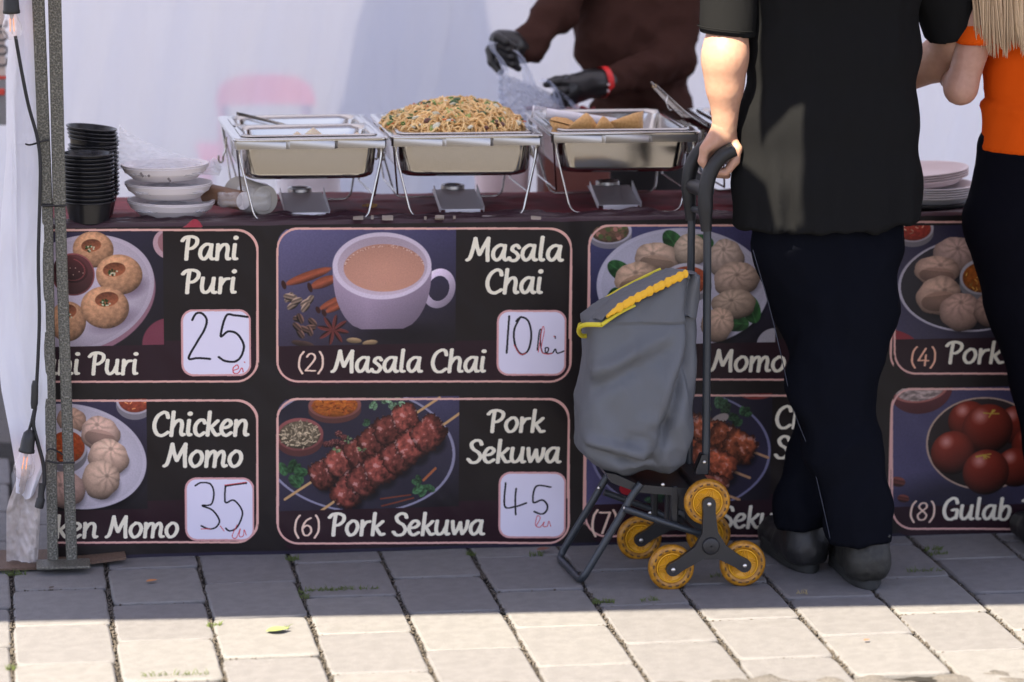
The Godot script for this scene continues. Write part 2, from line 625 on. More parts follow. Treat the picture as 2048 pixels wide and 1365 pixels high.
class Art:          # one printed food photograph; coordinates are photograph pixels
	var im: Image
	var x0: int
	var y0: int
	var w: int
	var h: int
	var noise := FastNoiseLite.new()
	var rng := RandomNumberGenerator.new()

	func _init(ax: int, ay: int, bx: int, by: int, seed_: int) -> void:
		x0 = ax
		y0 = ay
		w = bx - ax
		h = by - ay
		im = Image.create(w, h, false, Image.FORMAT_RGBA8)
		noise.seed = seed_
		noise.frequency = 0.05
		rng.seed = seed_

	func ground(a: Color, b: Color, c: Color, d: Color) -> void:          # four corner tones of the backdrop
		for y in h:
			for x in w:
				var u := float(x) / w
				var v := float(y) / h
				var q := a.lerp(b, u).lerp(c.lerp(d, u), v)
				im.set_pixel(x, y, q * (1.0 + 0.05 * noise.get_noise_2d(x * 3, y * 3)))

	func put(x: int, y: int, c: Color, a: float) -> void:
		if a <= 0.0:
			return
		var was := im.get_pixel(x, y)
		var q := was.lerp(c, minf(a, 1.0))
		q.a = 1.0
		im.set_pixel(x, y, q)

	func ell(cx: float, cy: float, rx: float, ry: float, turn: float, f: Callable, soft := 1.2) -> void:          # f(u, v, edge) gives the colour
		cx -= x0
		cy -= y0
		var r := maxf(rx, ry) + 2
		var cs := cos(turn)
		var sn := sin(turn)
		for y in range(maxi(0, int(cy - r)), mini(h, int(cy + r) + 1)):
			for x in range(maxi(0, int(cx - r)), mini(w, int(cx + r) + 1)):
				var dx := x - cx
				var dy := y - cy
				var u := (dx * cs + dy * sn) / rx
				var v := (-dx * sn + dy * cs) / ry
				var d := sqrt(u * u + v * v)
				var a := clampf((1.0 - d) * minf(rx, ry) / soft, 0.0, 1.0)
				if a > 0.0:
					var c: Color = f.call(u, v, d)
					put(x, y, c, a * c.a)

	func disc(cx: float, cy: float, rx: float, ry: float, turn: float, c: Color, soft := 1.2) -> void:
		ell(cx, cy, rx, ry, turn, func(_u, _v, _d): return c, soft)

	func line(pts: Array, width: float, c: Color) -> void:
		for k in pts.size() - 1:
			var a := Vector2(pts[k][0] - x0, pts[k][1] - y0)
			var b := Vector2(pts[k + 1][0] - x0, pts[k + 1][1] - y0)
			var lo := a.min(b) - Vector2.ONE * (width + 1)
			var hi := a.max(b) + Vector2.ONE * (width + 1)
			for y in range(maxi(0, int(lo.y)), mini(h, int(hi.y) + 1)):
				for x in range(maxi(0, int(lo.x)), mini(w, int(hi.x) + 1)):
					var p := Vector2(x, y)
					var d := p.distance_to(Geometry2D.get_closest_point_to_segment(p, a, b))
					put(x, y, c, clampf(width / 2 + 0.5 - d, 0.0, 1.0) * c.a)

	func shape(pts: Array, f: Callable) -> void:          # a filled outline
		var poly := PackedVector2Array()
		for q in pts:
			poly.append(Vector2(q[0] - x0, q[1] - y0))
		var lo := poly[0]
		var hi := poly[0]
		for q in poly:
			lo = lo.min(q)
			hi = hi.max(q)
		for y in range(maxi(0, int(lo.y)), mini(h, int(hi.y) + 1)):
			for x in range(maxi(0, int(lo.x)), mini(w, int(hi.x) + 1)):
				var hit := 0.0
				for s in [Vector2(.25, .25), Vector2(.75, .3), Vector2(.3, .75), Vector2(.75, .75)]:
					if Geometry2D.is_point_in_polygon(Vector2(x, y) + s, poly):
						hit += 0.25
				if hit > 0.0:
					put(x, y, f.call((x - lo.x) / (hi.x - lo.x), (y - lo.y) / (hi.y - lo.y)), hit)

	func tone(c: Color, k: float) -> Color:
		return Color(c.r * k, c.g * k, c.b * k, c.a)

	func dumpling(cx: float, cy: float, rx: float, ry: float, turn: float, c: Color, pleats := 9) -> void:          # pleats run in a twist from the pinched knot
		disc(cx + rx * .12, cy + ry * .3, rx * 1.02, ry * .95, turn, Color(0.05, 0.04, 0.05, 0.4), 10.0)
		var s := rng.randf() * 6.0
		var knot := Vector2(rng.randf_range(-.3, .3), rng.randf_range(-.5, -.15))
		var twist := rng.randf_range(-.9, .9)
		var pale := c.lerp(Color(0.86, 0.76, 0.68), .28)
		ell(cx, cy, rx * 1.06, ry * 1.06, turn, func(u, v, d):
			var round_ = atan2(v, u)
			if d > .95 + .035 * sin(round_ * 3.0 + s) + .025 * sin(round_ * 7.0 + s * 2.0):
				return Color(0, 0, 0, 0)
			var q = Vector2(u, v) - knot
			var far = q.length()
			var a = q.angle() + twist * far + .25 * noise.get_noise_2d(u * 30 + s * 9, v * 30)
			var ridge = absf(sin(a * pleats * .5 + s))
			var k = 1.0 - 0.30 * v - 0.10 * u - 0.40 * pow(d, 4.0)
			k += .20 * (ridge - .62) * smoothstep(.05, .25, far) * smoothstep(1.05, .45, far)
			k -= .28 * smoothstep(.16, .04, far)
			k += 0.05 * noise.get_noise_2d(u * 90 + cx, v * 90)
			return tone(pale, k))

	func crescent(cx: float, cy: float, rx: float, ry: float, turn: float, c: Color) -> void:          # a half-moon dumpling with a crimped lip
		dumpling(cx, cy, rx, ry, turn, c, 7)
		ell(cx - ry * .1 * sin(turn), cy + ry * .28, rx * .82, ry * .52, turn, func(u, v, d):
			return tone(c, 0.78 - 0.16 * v - .14 * d + 0.16 * (1.0 if v < -0.55 else 0.0)))

	func leaf(cx: float, cy: float, length: float, turn: float, c: Color) -> void:
		ell(cx, cy, length / 2, length * .3, turn, func(u, v, d):
			return tone(c, 0.85 + 0.3 * sin(u * 9.0 + absf(v) * 5.0) * .4 - 0.25 * v + (0.25 if absf(v) < 0.08 else 0.0)))

	func herb(cx: float, cy: float, size: float, c: Color) -> void:
		for k in 7:
			var a := rng.randf() * TAU
			leaf(cx + cos(a) * size * .6, cy + sin(a) * size * .45, size * rng.randf_range(.6, 1.0), a + rng.randf_range(-.5, .5), tone(c, rng.randf_range(.6, 1.25)))

	func v0(u: float, v: float) -> float:
		return clampf(v + u * .3, -1.0, 1.0)

	func chunk(cx: float, cy: float, r: float, turn: float, c: Color) -> void:          # a flat-sided piece of grilled meat with charred edges
		var s := rng.randf() * 100.0
		var long := rng.randf_range(.85, 1.15)
		var f := func(u, v, d):
			var e := pow(pow(absf(u * 1.25), 4.0) + pow(absf(v * 1.25), 4.0), .25)
			var edge := 1.0 + .22 * noise.get_noise_2d(u * 55 + s, v * 55)
			if e > edge:
				return Color(0, 0, 0, 0)
			var n := noise.get_noise_2d(u * 45 + s, v * 45) + .25 * noise.get_noise_2d(u * 120 + s, v * 120)
			var q := tone(c, 0.95 - 0.45 * v0(u, v) + 0.6 * n)
			q = q.lerp(Color(0.13, 0.07, 0.06), clampf((e / edge - .70) * 3.0 + n * .5, 0.0, .9))
			return q.lerp(Color(0.84, 0.66, 0.63), .6) if n > .34 and v < .2 else q
		ell(cx, cy, r * 1.35 * long, r * 1.35, turn, f, 1.0)

	func meat(cx: float, cy: float, r: float, c: Color) -> void:
		var s := rng.randf() * 100.0
		var f := func(u, v, d):
			var n := noise.get_noise_2d(u * 40 + s, v * 40)
			var q := tone(c, 1.02 - 0.42 * v0(u, v) - 0.45 * pow(d, 3.0) + 0.42 * n)
			return q.lerp(Color(0.80, 0.58, 0.54), 0.5) if n > 0.30 else q
		ell(cx, cy, r * rng.randf_range(.95, 1.15), r * rng.randf_range(.85, 1.0), rng.randf_range(-.5, .5), f, 2.0)

	func skewer(ax: float, ay: float, bx: float, by: float, count: int, r: float, c: Color, stick: Color, ta := 0.12, tb := 0.9) -> void:
		line([[ax, ay], [bx, by]], 5.0, stick)
		for k in count:
			var t := lerpf(ta, tb, (k + .5) / count)
			disc(lerpf(ax, bx, t) + r * .3, lerpf(ay, by, t) + r * .6, r, r * .9, 0.0, Color(0.03, 0.02, 0.03, 0.55), 9.0)
			chunk(lerpf(ax, bx, t) + rng.randf_range(-3, 3), lerpf(ay, by, t) + rng.randf_range(-3, 3), r * .98, atan2(by - ay, bx - ax) + rng.randf_range(-.35, .35), tone(c, rng.randf_range(.8, 1.15)))

	func bowl(cx: float, cy: float, rx: float, ry: float, rim: Color, fill: Color, speck: Color, n: int) -> void:
		disc(cx, cy + ry * .35, rx, ry, 0.0, tone(rim, .62))
		ell(cx, cy, rx, ry, 0.0, func(u, v, d): return tone(rim, .95 - .12 * v))
		ell(cx, cy + ry * .03, rx * .87, ry * .84, 0.0, func(u, v, d): return tone(fill, .9 + .25 * noise.get_noise_2d(u * 60, v * 60) - .15 * v - .2 * pow(d, 6.0)))
		for k in n:
			var a := rng.randf() * TAU
			var q := sqrt(rng.randf()) * .78
			var e := rng.randf() * TAU
			var x := cx + cos(a) * rx * q
			var y := cy + sin(a) * ry * q
			line([[x, y], [x + cos(e) * 6, y + sin(e) * 4]], 2.0, tone(speck, rng.randf_range(.6, 1.3)))


func stick_on(a: Art) -> void:          # lay a finished photograph into its panel, under the frame lines
	var p := bp(a.x0, a.y0)
	var q := bp(a.x0 + a.w, a.y0 + a.h)
	for y in a.h:          # grain of the print
		for x in a.w:
			var c := a.im.get_pixel(x, y)
			var k := .93 + .06 * a.noise.get_noise_2d(x * 21.0, y * 21.0) + .05 * a.noise.get_noise_2d(x * 5.0 + 300.0, y * 5.0)
			a.im.set_pixel(x, y, Color(c.r * k, c.g * k, c.b * k))
	a.im.resize(int(q.x - p.x), int(q.y - p.y), Image.INTERPOLATE_CUBIC)
	canvas.blit_rect(a.im, Rect2i(0, 0, a.im.get_width(), a.im.get_height()), Vector2i(int(p.x), int(p.y)))


func art_pani_puri() -> void:
	var a := Art.new(40, 466, 328, 690, 11)
	a.ground(rgb(70, 62, 92), rgb(40, 36, 52), rgb(30, 25, 28), rgb(34, 28, 32))
	a.disc(340, 492, 34, 30, 0.4, rgb(196, 160, 166))
	a.disc(344, 490, 28, 24, 0.4, rgb(160, 112, 116))
	a.disc(340, 688, 58, 52, 0.0, rgb(126, 62, 76), 2.0)
	a.disc(158, 596, 158, 112, -0.28, rgb(150, 108, 122), 2.0)
	a.ell(156, 586, 157, 112, -0.28, func(u, v, d): return a.tone(rgb(216, 200, 214), 0.97 - 0.16 * pow(d, 3.0) + (0.06 if d > .93 else 0.0) - .06 * v))
	a.disc(225, 640, 60, 24, -0.3, Color(0.2, 0.12, 0.2, 0.35), 14.0)
	a.disc(262, 575, 40, 26, -0.3, Color(0.2, 0.12, 0.2, 0.4), 14.0)
	var puri := func(cx: float, cy: float, rx: float, ry: float, hx: float, hy: float) -> void:
		a.ell(cx, cy, rx, ry, 0.1, func(u, v, d): return a.tone(rgb(214, 158, 118), 1.0 - .25 * v - .16 * u - .35 * pow(d, 5.0) + .18 * a.noise.get_noise_2d(u * 70 + cx, v * 70)))
		a.ell(cx + hx, cy + hy, rx * .5, ry * .36, -.1, func(u, v, d): return a.tone(rgb(146, 84, 56), 1.0 + .3 * v + .2 * a.noise.get_noise_2d(u * 50, v * 50)))
		a.herb(cx + hx - 4, cy + hy + 6, 10, rgb(60, 84, 40))
		for k in 6:
			a.disc(cx + hx + a.rng.randf_range(-10, 8), cy + hy + a.rng.randf_range(2, 12), 2.6, 2.2, 0.0, rgb(214, 214, 180))
	puri.call(66.0, 515.0, 36.0, 36.0, 3.0, -12.0)
	puri.call(186.0, 500.0, 42.0, 36.0, -4.0, -8.0)
	a.ell(145, 548, 44, 42, 0.2, func(u, v, d): return a.tone(rgb(96, 52, 52), .9 - .3 * v + (.55 if d > .92 else 0.0)))
	a.ell(140, 538, 36, 26, 0.3, func(u, v, d): return a.tone(rgb(70, 34, 34), 1.0 - .4 * v + (.8 if absf(d - .8) < .04 and u > 0 else 0.0)))
	for k in 9:
		a.disc(a.rng.randf_range(115, 165), a.rng.randf_range(528, 552), 1.8, 1.6, 0, rgb(214, 180, 160))
	puri.call(238.0, 550.0, 48.0, 40.0, -10.0, -10.0)
	puri.call(132.0, 640.0, 38.0, 40.0, 0.0, -20.0)
	puri.call(208.0, 614.0, 50.0, 42.0, 4.0, -16.0)
	stick_on(a)


func art_chai() -> void:
	var a := Art.new(555, 459, 911, 686, 12)
	a.ground(rgb(112, 106, 144), rgb(70, 66, 100), rgb(66, 58, 76), rgb(34, 28, 30))
	a.disc(800, 668, 120, 34, 0.0, Color(0.1, 0.08, 0.1, 0.75), 26.0)
	for q in [[566, 566, 664, 534, 20], [618, 572, 674, 552, 22], [634, 616, 690, 588, 16], [646, 622, 700, 596, 16]]:          # cinnamon
		var d := Vector2(q[2] - q[0], q[3] - q[1])
		a.ell((q[0] + q[2]) / 2.0, (q[1] + q[3]) / 2.0, d.length() / 2, q[4] / 2.0, d.angle(), func(u, v, _d): return a.tone(rgb(168, 88, 62), 1.05 - .5 * absf(v) - .2 * v + .16 * a.noise.get_noise_2d(u * 30, v * 120)), 1.5)
		a.ell(q[0], q[1], 5, q[4] / 2.0, d.angle(), func(u, v, _d): return rgb(58, 30, 26))
	for k in 9:
		a.ell(596 + a.rng.randf_range(-22, 26), 598 + a.rng.randf_range(-12, 14), 13, 7, a.rng.randf_range(-.9, .4), func(u, v, _d): return a.tone(rgb(126, 106, 92), 1.0 - .5 * v + .3 * sin(v * 6.0)))
	for k in 9:
		a.ell(606 + a.rng.randf_range(-20, 22), 644 + a.rng.randf_range(-14, 18), 12, 7, a.rng.randf_range(-.2, 1.2), func(u, v, _d): return a.tone(rgb(84, 62, 54), 1.0 - .6 * v + .3 * sin(v * 7.0)))
	for k in 8:          # star anise
		var t := TAU * k / 8.0 + .2
		a.ell(664 + cos(t) * 17, 655 + sin(t) * 15, 17, 5, t, func(u, v, _d): return a.tone(rgb(104, 50, 46), .8 - .6 * v + .3 * (1.0 if absf(v) < .2 else 0.0)))
	for q in [[706, 677, .1], [738, 682, -.1], [596, 680, .2], [612, 683, 0.3]]:
		a.ell(q[0], q[1], 17, 6, q[2], func(u, v, _d): return a.tone(rgb(150, 124, 92) if q[0] > 650 else rgb(70, 52, 46), 1.0 - .4 * v))
	a.ell(876, 578, 34, 40, 0.3, func(u, v, d): return a.tone(rgb(204, 186, 206), 1.0 - .2 * v - .25 * u) if d > .62 else Color(0, 0, 0, 0))
	var side := []          # the cup: rim to foot
	for k in 32:
		var down := k / 15.0 if k < 16 else (31 - k) / 15.0
		side.append([763 + (1.0 if k < 16 else -1.0) * (42.0 + 57.0 * pow(maxf(0.0, 1.0 - pow(down, 2.3)), .62)), 538 + 118.0 * down])
	a.shape(side, func(u, v): return a.tone(rgb(196, 172, 196), 1.08 - .34 * v - .34 * absf(u - .35)))
	a.ell(762, 532, 100, 66, 0.02, func(u, v, d): return a.tone(rgb(222, 206, 222), 1.0 + .04 * v))
	a.ell(763, 532, 91, 58, 0.02, func(u, v, d): return a.tone(rgb(206, 184, 198), .95 + .1 * v))
	a.ell(766, 536, 82, 47, 0.02, func(u, v, d): return a.tone(rgb(206, 150, 128), 1.03 - .06 * d + .05 * v))
	for k in 70:
		var t := lerpf(-PI * .95, -PI * .04, a.rng.randf())
		a.disc(766 + 80 * cos(t), 536 + 45 * sin(t) + a.rng.randf_range(0, 4), 2.0, 1.6, 0, rgb(236, 208, 196, .8) if a.rng.randf() < .6 else rgb(150, 96, 76, .7))
	stick_on(a)


func art_momo_plate(x0: int, y0: int, x1: int, y1: int, which: int) -> void:
	var a := Art.new(x0, y0, x1, y1, 20 + which)
	if which == 5:
		a.ground(rgb(60, 54, 78), rgb(62, 56, 80), rgb(34, 28, 34), rgb(30, 26, 30))
		a.bowl(272, 803, 40, 30, rgb(214, 202, 212), rgb(190, 84, 58), rgb(220, 140, 90), 14)
		a.disc(150, 926, 150, 104, 0.18, Color(0.04, 0.03, 0.05, 0.7), 12.0)
		a.ell(146, 912, 150, 102, 0.2, func(u, v, d): return a.tone(rgb(214, 204, 216), 0.98 - .1 * pow(d, 4.0) + (.05 if d > .94 else 0.0)))
		a.dumpling(142, 842, 30, 26, 0.3, rgb(190, 142, 116))
		a.bowl(132, 892, 42, 38, rgb(206, 196, 200), rgb(196, 84, 40), rgb(226, 140, 70), 10)
		a.crescent(200, 868, 40, 33, 0.2, rgb(216, 172, 152))
		a.dumpling(216, 914, 42, 34, 0.25, rgb(224, 180, 154), 8)
		a.dumpling(128, 976, 40, 36, 0.1, rgb(206, 160, 146), 8)
		a.dumpling(200, 958, 38, 38, 0.1, rgb(212, 172, 146), 9)
	elif which == 3:
		a.ground(rgb(72, 72, 112), rgb(78, 74, 114), rgb(44, 40, 58), rgb(32, 28, 34))
		a.bowl(1218, 462, 44, 26, rgb(206, 198, 210), rgb(120, 92, 70), rgb(100, 110, 60), 30)
		for k in 14:
			a.disc(1218 + a.rng.randf_range(-28, 28), 462 + a.rng.randf_range(-10, 14), 6, 5, a.rng.randf(), [rgb(176, 120, 106), rgb(84, 96, 54), rgb(120, 84, 70)][k % 3])
		a.disc(1366, 586, 172, 118, 0.08, Color(0.03, 0.03, 0.05, 0.8), 14.0)
		a.ell(1364, 574, 172, 116, 0.08, func(u, v, d): return a.tone(rgb(208, 202, 218), 0.98 - .1 * pow(d, 4.0) + (.05 if d > .94 else 0.0)))
		for q in [[1240, 540, 60, .6], [1345, 488, 62, .9], [1400, 486, 50, .2], [1226, 592, 44, 1.9], [1500, 618, 62, 1.2], [1470, 646, 56, .1]]:
			a.leaf(q[0], q[1], q[2], q[3], rgb(52, 96, 52))
		a.crescent(1312, 518, 44, 33, 0.15, rgb(204, 168, 142))
		a.dumpling(1378, 502, 34, 32, 0.1, rgb(196, 170, 146))
		a.dumpling(1448, 520, 36, 38, 0.0, rgb(190, 164, 148))
		a.crescent(1272, 556, 44, 34, -0.2, rgb(204, 164, 132))
		a.bowl(1372, 560, 50, 34, rgb(204, 196, 204), rgb(186, 86, 52), rgb(220, 130, 80), 12)
		a.dumpling(1470, 560, 46, 34, -0.1, rgb(190, 158, 138))
		a.dumpling(1466, 608, 44, 29, 0.0, rgb(178, 150, 128), 10)
		a.dumpling(1434, 648, 32, 34, 0.5, rgb(204, 166, 140))
		a.dumpling(1340, 640, 44, 32, 0.1, rgb(196, 166, 144))
		a.disc(1548, 690, 36, 34, 0, rgb(178, 172, 178))
	else:
		a.ground(rgb(60, 56, 80), rgb(50, 46, 66), rgb(78, 72, 96), rgb(30, 26, 30))
		a.bowl(1826, 458, 40, 26, rgb(206, 196, 204), rgb(190, 66, 50), rgb(228, 170, 140), 20)
		a.ell(1942, 568, 144, 92, 0.0, func(u, v, d): return a.tone(rgb(52, 48, 54), 1.0 - .2 * v) if d < .955 else rgb(196, 188, 200))
		a.disc(1800, 668, 40, 14, .3, rgb(146, 52, 60))
		a.dumpling(1908, 510, 42, 36, 0.2, rgb(186, 150, 142))
		a.crescent(1874, 540, 44, 30, 0.1, rgb(192, 150, 132))
		a.crescent(1880, 588, 44, 38, -0.1, rgb(190, 148, 128))
		a.bowl(1962, 552, 44, 36, rgb(202, 196, 204), rgb(190, 102, 40), rgb(226, 170, 80), 26)
		a.dumpling(1922, 620, 40, 37, 0.2, rgb(180, 138, 124))
		a.dumpling(1984, 616, 36, 34, 0.1, rgb(160, 122, 110))
		a.dumpling(2038, 590, 36, 34, 0.1, rgb(160, 122, 110))
		a.dumpling(2020, 514, 38, 34, 0.2, rgb(180, 142, 132))
	stick_on(a)


func art_sekuwa(x0: int, y0: int, x1: int, y1: int, which: int) -> void:
	var a := Art.new(x0, y0, x1, y1, 30 + which)
	if which == 6:
		a.ground(rgb(84, 78, 108), rgb(74, 70, 98), rgb(50, 44, 60), rgb(30, 26, 30))
		a.ell(716, 898, 196, 122, 0.12, func(u, v, d): return a.tone(rgb(50, 46, 60), 1.0 - .35 * u * v + .3 * maxf(0.0, u - .5)) if d < .965 else rgb(150, 146, 168))
		a.bowl(668, 812, 54, 26, rgb(150, 92, 84), rgb(204, 112, 44), rgb(150, 70, 30), 60)
		a.bowl(598, 866, 48, 32, rgb(146, 84, 82), rgb(110, 96, 76), rgb(190, 170, 140), 150)
		a.herb(756, 806, 26, rgb(112, 146, 108))
		a.herb(790, 806, 24, rgb(128, 160, 124))
		a.herb(744, 848, 22, rgb(70, 104, 72))
		a.herb(580, 942, 34, rgb(58, 96, 60))
		a.herb(846, 968, 28, rgb(70, 108, 72))
		a.line([[870, 938], [846, 960]], 5, rgb(170, 98, 62))
		a.line([[760, 994], [820, 988]], 3, rgb(120, 60, 44))
		a.line([[762, 1008], [826, 994]], 3, rgb(120, 60, 44))
		for k in 10:
			a.meat(668 + a.rng.randf_range(-18, 22), 876 + a.rng.randf_range(-10, 10), 8, rgb(96, 52, 50))
		a.skewer(568, 990, 878, 802, 6, 27, rgb(136, 70, 60), rgb(206, 162, 112), .19, .84)
		a.skewer(640, 1014, 920, 832, 6, 29, rgb(142, 72, 62), rgb(206, 162, 112), .13, .84)
		for k in 3:
			a.herb(706 + a.rng.randf_range(-34, 36), 888 + a.rng.randf_range(-14, 14), 10, rgb(128, 150, 104))
	else:
		a.ground(rgb(66, 62, 96), rgb(38, 34, 46), rgb(90, 86, 124), rgb(30, 26, 32))
		a.ell(1360, 902, 180, 118, 0.05, func(u, v, d): return a.tone(rgb(46, 42, 60), 1.0 + .5 * maxf(0.0, u - .6)) if d < .965 else rgb(130, 128, 160))
		a.disc(1508, 796, 34, 10, 0, rgb(140, 60, 54))
		a.disc(1252, 972, 14, 11, .4, rgb(176, 40, 52))
		a.herb(1430, 822, 30, rgb(82, 118, 86))
		a.herb(1478, 838, 26, rgb(58, 92, 62))
		a.disc(1436, 842, 20, 10, -.4, rgb(170, 156, 150))
		a.skewer(1260, 810, 1534, 918, 6, 29, rgb(176, 92, 60), rgb(196, 150, 112), .1, .86)
		a.skewer(1230, 850, 1498, 956, 6, 31, rgb(170, 86, 58), rgb(196, 150, 112), .1, .84)
		a.skewer(1220, 900, 1478, 998, 6, 30, rgb(176, 96, 74), rgb(196, 150, 112), .1, .84)
		a.herb(1310, 992, 24, rgb(70, 106, 80))
	stick_on(a)


func art_gulab() -> void:
	var a := Art.new(1787, 778, 2330, 1000, 48)
	a.ground(rgb(84, 78, 108), rgb(60, 56, 84), rgb(86, 80, 112), rgb(40, 36, 50))
	a.disc(1900, 990, 160, 60, .0, Color(0.1, 0.09, 0.12, .6), 40.0)
	a.ell(1840, 778, 62, 48, -.1, func(u, v, d): return a.tone(rgb(112, 58, 62), 1.0 - .3 * v))
	a.ell(1838, 778, 56, 27, -.1, func(u, v, d): return rgb(176, 108, 100) if d > .86 else a.tone(rgb(190, 166, 158), .9 + .5 * a.noise.get_noise_2d(u * 60, v * 60)))
	for q in [[1800, 952, 16, 10], [1812, 984, 13, 8]]:
		a.ell(q[0], q[1], q[2], q[3], .2, func(u, v, d): return a.tone(rgb(96, 52, 46), 1.0 - .4 * v + .2 * sin(v * 8)))
	a.ell(1966, 884, 114, 88, 0.08, func(u, v, d): return a.tone(rgb(44, 36, 36), 1.0 - .3 * v) if d < .96 else rgb(190, 160, 140))
	for q in [[1934, 840, 40], [2030, 850, 40], [2060, 890, 40], [1972, 856, 50], [1906, 900, 44], [2030, 930, 40], [1972, 938, 46]]:
		a.ell(q[0], q[1], q[2], q[2] * .94, 0.0, func(u, v, d):
			var k = 1.0 - .45 * v - .15 * u - .45 * pow(d, 4.0)
			var s := clampf(1.0 - Vector2(u + .3, v + .5).length() * 2.4, 0.0, 1.0)
			return a.tone(rgb(128, 46, 32), k * .95).lerp(rgb(236, 170, 160), clampf(s * 1.3 - .1, 0, 1) * .75))
	for q in [[1978, 828], [1966, 906]]:
		for k in 7:
			var t := a.rng.randf() * TAU
			a.line([[q[0], q[1]], [q[0] + cos(t) * 15, q[1] + sin(t) * 7]], 2.2, rgb(200, 168, 70))
	stick_on(a)


func print_banner() -> void:
	canvas = Image.create(4096, 1128, false, Image.FORMAT_RGBA8)
	canvas.fill(rgb(33, 28, 28))
	var cream := rgb(238, 230, 208)
	var rose := rgb(222, 172, 160)
	var dark := rgb(31, 25, 25)
	var maroon := rgb(42, 23, 31)
	var white := rgb(226, 220, 236)
	canvas.fill_rect(Rect2i(0, int(bp(1000, 1089).y), 4096, 60), rgb(40, 36, 52))
	for q in [[-60, 458, 516, 765], [552, 455, 1143, 765], [1176, 449, 1752, 761], [1787, 442, 2366, 749], [-60, 799, 516, 1087], [552, 796, 1139, 1088], [1168, 789, 1748, 1074], [1782, 776, 2360, 1060]]:
		frame_rect(q[0], q[1], q[2], q[3], 42, 4.2, rose, dark)
		var low: float = q[3] - 76
		var a := bp(q[0] + 5, low)
		var b := bp(q[2] - 5, q[3] - 4.5)
		for y in range(int(a.y), int(b.y)):
			var e := maxf(0.0, 62.0 - (b.y - y))
			e = 62.0 - sqrt(maxf(0.0, 62.0 * 62.0 - e * e))
			canvas.fill_rect(Rect2i(int(a.x + e), y, int(b.x - a.x - 2 * e), 1), maroon)
	art_pani_puri()
	art_chai()
	art_momo_plate(1181, 454, 1550, 685, 3)
	art_momo_plate(1792, 452, 2160, 672, 4)
	art_momo_plate(40, 803, 295, 1018, 5)
	art_sekuwa(557, 800, 918, 1013, 6)
	art_sekuwa(1173, 795, 1540, 1000, 7)
	art_gulab()
	for q in [[-60, 458, 516, 765], [552, 455, 1143, 765], [1176, 449, 1752, 761], [1787, 442, 2366, 749], [-60, 799, 516, 1087], [552, 796, 1139, 1088], [1168, 789, 1748, 1074], [1782, 776, 2360, 1060]]:          # the frame lines again, over the photographs
		var ring := []
		for k in 4:
			var cx: float = q[2] - 44 if k == 0 or k == 3 else q[0] + 44
			var cy: float = q[1] + 44 if k < 2 else q[3] - 44
			for s in 9:
				var t := PI / 2 * (k + s / 8.0)
				ring.append(bp(cx + 42 * cos(t), cy - 42 * sin(t)))
		ring.append(ring[0])
		pen(canvas, ring, 3.2, 3.2, rose, false)
		for k in 4:          # the corners of a photograph end at its frame
			var cx: float = q[2] - 44 if k == 0 or k == 3 else q[0] + 44
			var cy: float = q[1] + 44 if k < 2 else q[3] - 44
			for i in 44:
				var e := 44.0 - sqrt(44.0 * 44.0 - (44.0 - i) * (44.0 - i)) - 2.5
				if e > 0.0:
					var x: float = (q[2] - i) if k == 0 or k == 3 else (q[0] + i)
					var p := bp(x, q[1] - 1.0 if k < 2 else q[3] + 1.0)
					var hgt := e * PRINT / 893.0
					canvas.fill_rect(Rect2i(int(p.x), int(p.y) if k < 2 else int(p.y - hgt), 2, int(hgt)), rgb(33, 28, 28))
	for q in [[361, 619, 501, 753], [994, 620, 1133, 752], [369, 955, 508, 1083], [997, 944, 1132, 1077], [1600, 616, 1738, 748], [1600, 935, 1736, 1062], [2214, 604, 2352, 734], [2210, 922, 2346, 1046]]:
		frame_rect(q[0], q[1], q[2], q[3], 24, 4.0, rgb(214, 160, 158), white)
	lettering("Pani", 362, 474, 519, 46, cream)
	lettering("Puri", 363, 471, 586, 46, cream)
	lettering("Pani Puri", 50, 274, 748, 43, cream)
	lettering("Masala", 934, 1122, 521, 46, cream)
	lettering("Chai", 970, 1083, 586, 46, cream)
	lettering("(2)", 594, 646, 742, 35, rgb(238, 206, 184), 0.055)
	lettering("Masala Chai", 664, 970, 744, 44, cream)
	lettering("Chicken", 304, 495, 871, 46, cream)
	lettering("Momo", 328, 482, 933, 46, cream)
	lettering("Chicken Momo", 4, 354, 1075, 43, cream)
	lettering("Pork", 974, 1085, 864, 43, cream)
	lettering("Sekuwa", 934, 1118, 925, 44, cream)
	lettering("(6)", 586, 638, 1070, 36, rgb(238, 206, 184), 0.055)
	lettering("Pork Sekuwa", 656, 966, 1070, 43, cream)
	lettering("Momo", 1421, 1567, 742, 43, cream)
	lettering("(4)", 1820, 1870, 731, 34, rgb(238, 180, 150), 0.055)
	lettering("Pork", 1890, 2002, 726, 42, cream)
	lettering("(7)", 1180, 1232, 1066, 42, rgb(238, 206, 184), 0.055)
	lettering("Sekuwa", 1438, 1612, 1056, 42, cream)
	lettering("Chicken", 1549, 1738, 856, 43, cream)
	lettering("Sekuwa", 1549, 1730, 916, 43, cream)
	lettering("(8)", 1818, 1869, 1040, 34, rgb(238, 206, 184), 0.055)
	lettering("Gulab Jamun", 1884, 2192, 1039, 42, cream)
	var ink := rgb(20, 18, 26)
	var red := rgb(206, 84, 92)
	scrawl([[[384, 640], [392, 627], [404, 627], [413, 640], [408, 660], [394, 684], [377, 716], [396, 716], [420, 718]], [[495, 634], [470, 631], [452, 632], [441, 672], [456, 663], [474, 668], [487, 690], [482, 712], [470, 723], [450, 722], [437, 714]]], 3.6, ink)
	scrawl([[[466, 741], [476, 737], [474, 730], [466, 736], [467, 746], [476, 746], [483, 736], [486, 744]], [[488, 724], [489, 725]]], 1.6, red)
